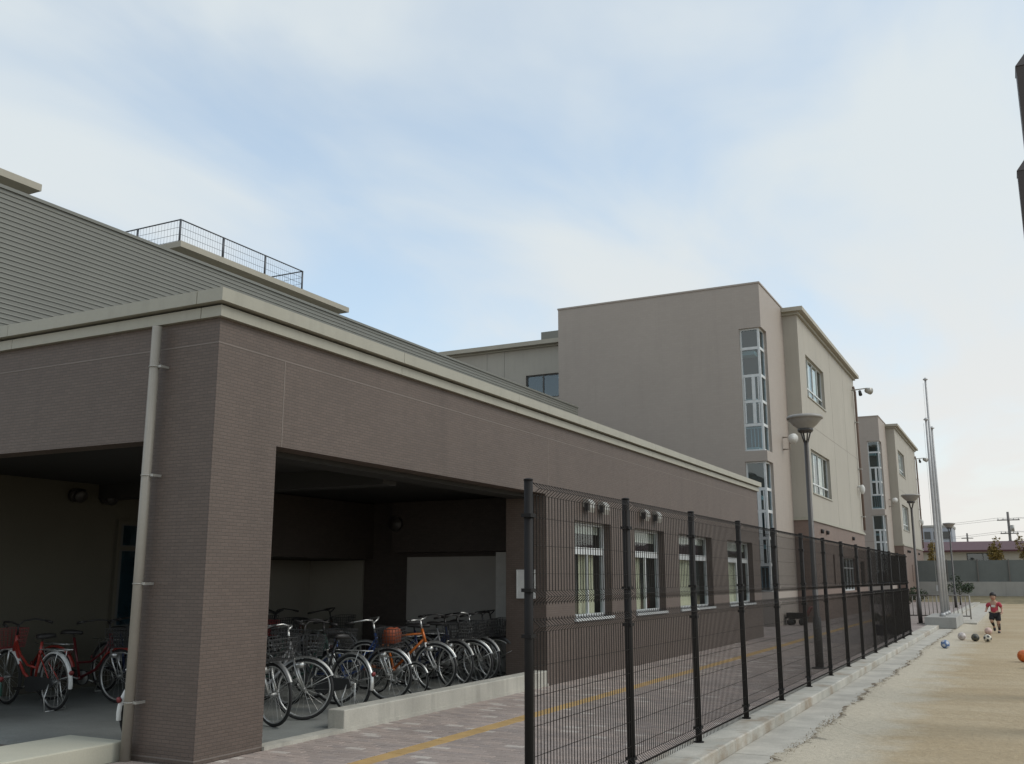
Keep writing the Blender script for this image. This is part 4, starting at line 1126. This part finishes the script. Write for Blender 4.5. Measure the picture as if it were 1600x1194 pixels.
ball(-1.10, 34.4, .11, (0.60, 0.42, 0.36), (0.5, 0.35, 0.3), 'pale pink ball at the feet of the running child')
ball(-0.13, 23.6, .125, (0.62, 0.15, 0.03), (0.50, 0.11, 0.02), 'orange ball at the right edge of the picture')
ball(-0.03, 22.0, .10, (0.04, 0.20, 0.11), (0.03, 0.14, 0.08), 'green ball in front of the orange one at the right edge')

# ------------------------------------------------------------------ tall posts at the right edge
for yy, lab in ((13.03, 'tall dark brown square post with pointed cap, higher one at right edge'), (16.68, 'tall dark brown square post with pointed cap, lower one at right edge')):
    t = thing('post', lab, 'post', (0.68, yy, GZ), 'tall posts on the playground')
    x0, x1 = 0.515, 0.845
    MB().box(x0, x1, yy, yy + .33, GZ, 8.0).build('shaft', 'wood_dark', t)
    c = MB(); xm, ym = (x0 + x1) / 2, yy + .165
    c.add([(x0 - .01, yy - .01, 8.0), (x1 + .01, yy - .01, 8.0), (x1 + .01, yy + .34, 8.0), (x0 - .01, yy + .34, 8.0), (xm, ym, 8.30)], [(0, 1, 4), (1, 2, 4), (2, 3, 4), (3, 0, 4), (3, 2, 1, 0)])
    c.build('cap', 'wood_dark', t)

# ------------------------------------------------------------------ cart and plants beside the school blocks
ct = thing('hand_cart', 'low dark hand cart standing by the foot of the stair tower', 'cart', (-7.1, 35.4, 0))
cb = MB(); cb.box(-7.45, -6.75, 35.15, 35.65, .22, .27); cb.box(-7.42, -6.80, 35.18, 35.62, .27, .42)
cb.build('tray', 'black_steel', ct)
MB().sweep([(-6.78, 35.2, .30), (-6.60, 35.2, .62), (-6.60, 35.6, .62), (-6.78, 35.6, .30)], .018, 6).build('handle', 'basket_red', ct)
for x in (-7.3, -6.9):
    for yy in (35.18, 35.62):
        MB().sweep([(x, yy - .03, .11), (x, yy + .03, .11)], .11, 14).build('wheel', 'rubber', ct)
def leaves(mb, c, rx, ry, rz, n, size):
    lumps = [(Vector((rnd.gauss(0, .42) * rx, rnd.gauss(0, .42) * ry, rnd.gauss(0, .42) * rz)), rnd.uniform(.3, .55)) for _ in range(9)]
    for _ in range(n):
        l, s = rnd.choice(lumps)
        d_ = Vector((rnd.gauss(0, 1), rnd.gauss(0, 1), rnd.gauss(0, 1))).normalized() * s * rnd.uniform(.55, 1)
        p = Vector(c) + l + Vector((d_.x * rx, d_.y * ry, d_.z * rz))
        a, b_ = Vector((rnd.gauss(0, 1), rnd.gauss(0, 1), rnd.gauss(0, 1))).normalized(), Vector((rnd.gauss(0, 1), rnd.gauss(0, 1), rnd.gauss(0, 1))).normalized()
        b_ = (b_ - a * a.dot(b_)).normalized(); w = size * rnd.uniform(.6, 1.2)
        mb.add([p - a * w, p - b_ * w * .5, p + a * w, p + b_ * w * .5], [(0, 1, 2, 3)])
def tree(name, label, x, y, z0, h, rx, mat, trunk_h, n=700, size=.12, group=None):
    t = thing(name, label, 'tree' if trunk_h > .6 else 'shrub', (x, y, z0), group)
    tk = MB().sweep([(x, y, z0), (x + .03, y, z0 + trunk_h), (x, y + .05, z0 + h * .7)], [.05 * h / 3 + .02, .035 * h / 3 + .015, .012], 8)
    for q in range(5):
        a = rnd.uniform(0, 6.28); zz_ = z0 + trunk_h + (h - trunk_h) * .1 * q
        tk.tube((x, y, zz_), (x + math.cos(a) * rx * .7, y + math.sin(a) * rx * .7, zz_ + rx * .6), .02, 5, .008)
    tk.build('trunk', 'bark', t)
    c = MB(); leaves(c, (x, y, z0 + (trunk_h + h) / 2), rx, rx, (h - trunk_h) / 2, n, size); c.build('crown', mat, t)
    return t
def pot_plant(x, y, label, s=1.0):
    t = thing('potted_plant', label, 'plant', (x, y, 0), 'potted plants at the end of the fence')
    MB().lathe([(.001, 0), (.12 * s, 0), (.16 * s, .26 * s), (.17 * s, .26 * s), (.17 * s, .30 * s), (.14 * s, .30 * s), (.13 * s, .25 * s), (.001, .25 * s)], 16, (x, y, 0)).build('pot', 'paint_navy', t)
    c = MB(); leaves(c, (x, y, .42 * s), .22 * s, .22 * s, .2 * s, 220, .05); c.build('foliage', 'leaf_dark', t)
pot_plant(-3.75, 30.2, 'potted plant behind the last fence panels, nearest of three')
pot_plant(-3.6, 31.2, 'potted plant behind the last fence panels, middle of three', .85)
pot_plant(-3.45, 32.3, 'potted plant just past the fence end, farthest of three', 1.0)

# ------------------------------------------------------------------ far side of the playground
YBG = 78.0
bw = thing('boundary_wall', 'grey block wall with panels and posts across the far side of the playground', 'wall', (0, YBG, GZ))
MB().box(-6.8, 60, YBG, YBG + .25, GZ - .05, 1.35).build('block_wall', 'wall_grey', bw)
for i in range(34):
    x = -6.8 + i * 2.0
    MB().box(x, x + 1.985, YBG + .08, YBG + .14, 1.352, 2.86).build('panel', 'mesh_grey', bw)
    MB().box(x - .04, x + .04, YBG - .012, YBG + .078, 1.352, 2.92).build('post', 'utility', bw)
struct(MB().add([(-6.8, YBG - 2.6, GZ - .01), (60, YBG - 2.6, GZ - .01), (60, YBG - .003, .36), (-6.8, YBG - .003, .36), (-6.8, YBG - .003, GZ - .01), (60, YBG - .003, GZ - .01)],
                [(0, 1, 2, 3), (0, 3, 4), (1, 5, 2)]).build('earth_bank', 'earth'))
def house(label, x0, x1, y0, y1, zw, zr, wallm, roofm, wins):
    h = thing('house', label, 'house', ((x0 + x1) / 2, (y0 + y1) / 2, GZ), 'houses beyond the far wall')
    hl = [(a, b_, c, d_) for a, b_, c, d_ in wins]
    wall('y', y0, .3, x0, x1, GZ - .05, zw, hl).build('wall', wallm, h)
    MB().box(x0, x1, y0 + 1.2, y1, GZ - .05, zw).build('wall', wallm, h)
    MB().box(x0, x0 + .3, y0 + .3, y0 + 1.2, GZ, zw).build('wall', wallm, h)
    e = .5; ym = (y0 + y1) / 2
    rf = MB().add([(x0 - e, y0 - e, zw), (x1 + e, y0 - e, zw), (x1 + e, ym, zr), (x0 - e, ym, zr), (x1 + e, y1 + e, zw), (x0 - e, y1 + e, zw),
                   (x0 - e, y0 - e, zw - .15), (x1 + e, y0 - e, zw - .15)],
                  [(0, 1, 2, 3), (3, 2, 4, 5), (0, 3, 5), (1, 4, 2), (6, 7, 1, 0), (6, 5, 4, 7)]).build('roof', roofm, h)
    for a, b_, c, d_ in wins: window(h, 'y', y0 + .1, a, b_, c, d_, [(a + b_) / 2], [], .07, 'frame_dark', 'glass_dark', .06, 'room')
    return h
house('long low white house with maroon roof behind the far wall', -8.0, 13.0, 95, 103, 4.0, 4.88, 'cream', 'roof_maroon', [(-4.2, -1.6, 2.9, 3.75), (1.4, 3.6, 2.8, 3.7), (6, 8.5, 2.8, 3.7)])
house('second white house with maroon roof farther right beyond the wall', 16.0, 34.0, 97, 105, 3.7, 5.1, 'cream', 'roof_maroon', [(19, 21, 2.6, 3.4), (26, 29, 2.6, 3.4)])
fb = thing('far_building', 'pale blue-grey block rising behind the flagpoles in the distance', 'building', (-9.8, 150, 0))
MB().box(-12.4, -8.2, 150, 158, GZ, 8.6).build('block', 'far_blue', fb)
MB().box(-12.5, -8.1, 149.9, 158.1, 8.6, 8.9).build('parapet', 'wall_grey', fb)
for zf in (5.2, 7.0):
    for xw in (-11.8, -10.6, -9.4): MB().box(xw, xw + .8, 149.93, 149.995, zf, zf + 1.0).build('window', 'frame_dark', fb)
gt = 'golden trees in front of the far houses'
tree('tree', 'golden leafed tree just left of the utility pole', -1.75, 88, GZ, 4.9, .75, 'leaf_gold', 2.0, 800, .12, gt)
tree('tree', 'golden leafed tree directly below the utility pole', 0.6, 87, GZ, 5.2, .8, 'leaf_gold', 1.8, 900, .12, gt)
tree('tree', 'golden leafed tree close behind the flagpoles', -6.4, 88, GZ, 4.6, .65, 'leaf_gold', 2.0, 600, .12, gt)
tree('tree', 'dark green tree behind the wall at the right edge', 3.4, 86, GZ, 4.3, 1.3, 'leaf_dark', 1.6, 1200, .13)
tree('shrub', 'dark shrub at the corner of the far school block', -5.6, 62.5, 0, 1.25, .75, 'leaf_dark', .2, 700, .07)
tree('shrub', 'dark round shrub beside the distant street lamp', -3.5, 66, 0, 1.7, .8, 'leaf_dark', .5, 700, .08)
up_ = thing('utility_pole', 'concrete utility pole with crossarms standing behind the maroon roof', 'utility pole', (-0.85, 108, GZ))
ux, uy = -0.75, 108
MB().sweep([(ux, uy, GZ), (ux, uy, 8.0)], [.17, .11], 10).build('pole', 'utility', up_)
for z, w in ((7.2, 1.0), (5.9, .8)):
    a = MB().box(ux - w, ux + w, uy - .2, uy - .12, z - .05, z + .05).build('crossarm', 'utility', up_)
    for q in (-1, -.5, .5, 1): MB().sweep([(ux + q * w * .9, uy - .16, z + .05), (ux + q * w * .9, uy - .16, z + .22)], [.05, .03], 8).build('insulator', 'white', a)
MB().sweep([(ux + .3, uy - .1, 6.1), (ux + .3, uy - .1, 6.7)], .17, 12).build('transformer', 'vent', up_)
up2 = thing('utility_pole', 'thin distant utility pole left of the golden trees', 'utility pole', (-8.0, 140, GZ))
MB().sweep([(-5.9, 140, GZ), (-5.9, 140, 7.3)], [.17, .11], 8).build('pole', 'utility', up2)
MB().box(-6.6, -5.2, 139.8, 139.9, 6.6, 6.7).build('crossarm', 'utility', up2)
for k, (z0, z1, dx) in enumerate(((7.42, 9.2, -.9), (7.42, 9.2, .9), (6.1, 7.6, -.7), (6.1, 7.4, .7), (5.2, 6.2, 0))):
    w = MB()
    for ex, ez, ey in ((-28, z1 - 2.2, 125), (30, z1 - 1.2, 112)):
        p = []
        for i in range(13):
            f = i / 12; p.append((ux + dx + (ex - ux) * f, uy - .16 + (ey - uy) * f, z0 + (ez - z0) * f - 1.3 * 4 * f * (1 - f) * .35))
        w.sweep(p, .014, 4, False)
    tag(w.build('power_line', 'cable'), ['uppermost left power line', 'uppermost right power line', 'middle left power line', 'middle right power line', 'lowest power line'][k] + ' strung from the utility pole beyond the houses', 'cable', 'overhead power lines')
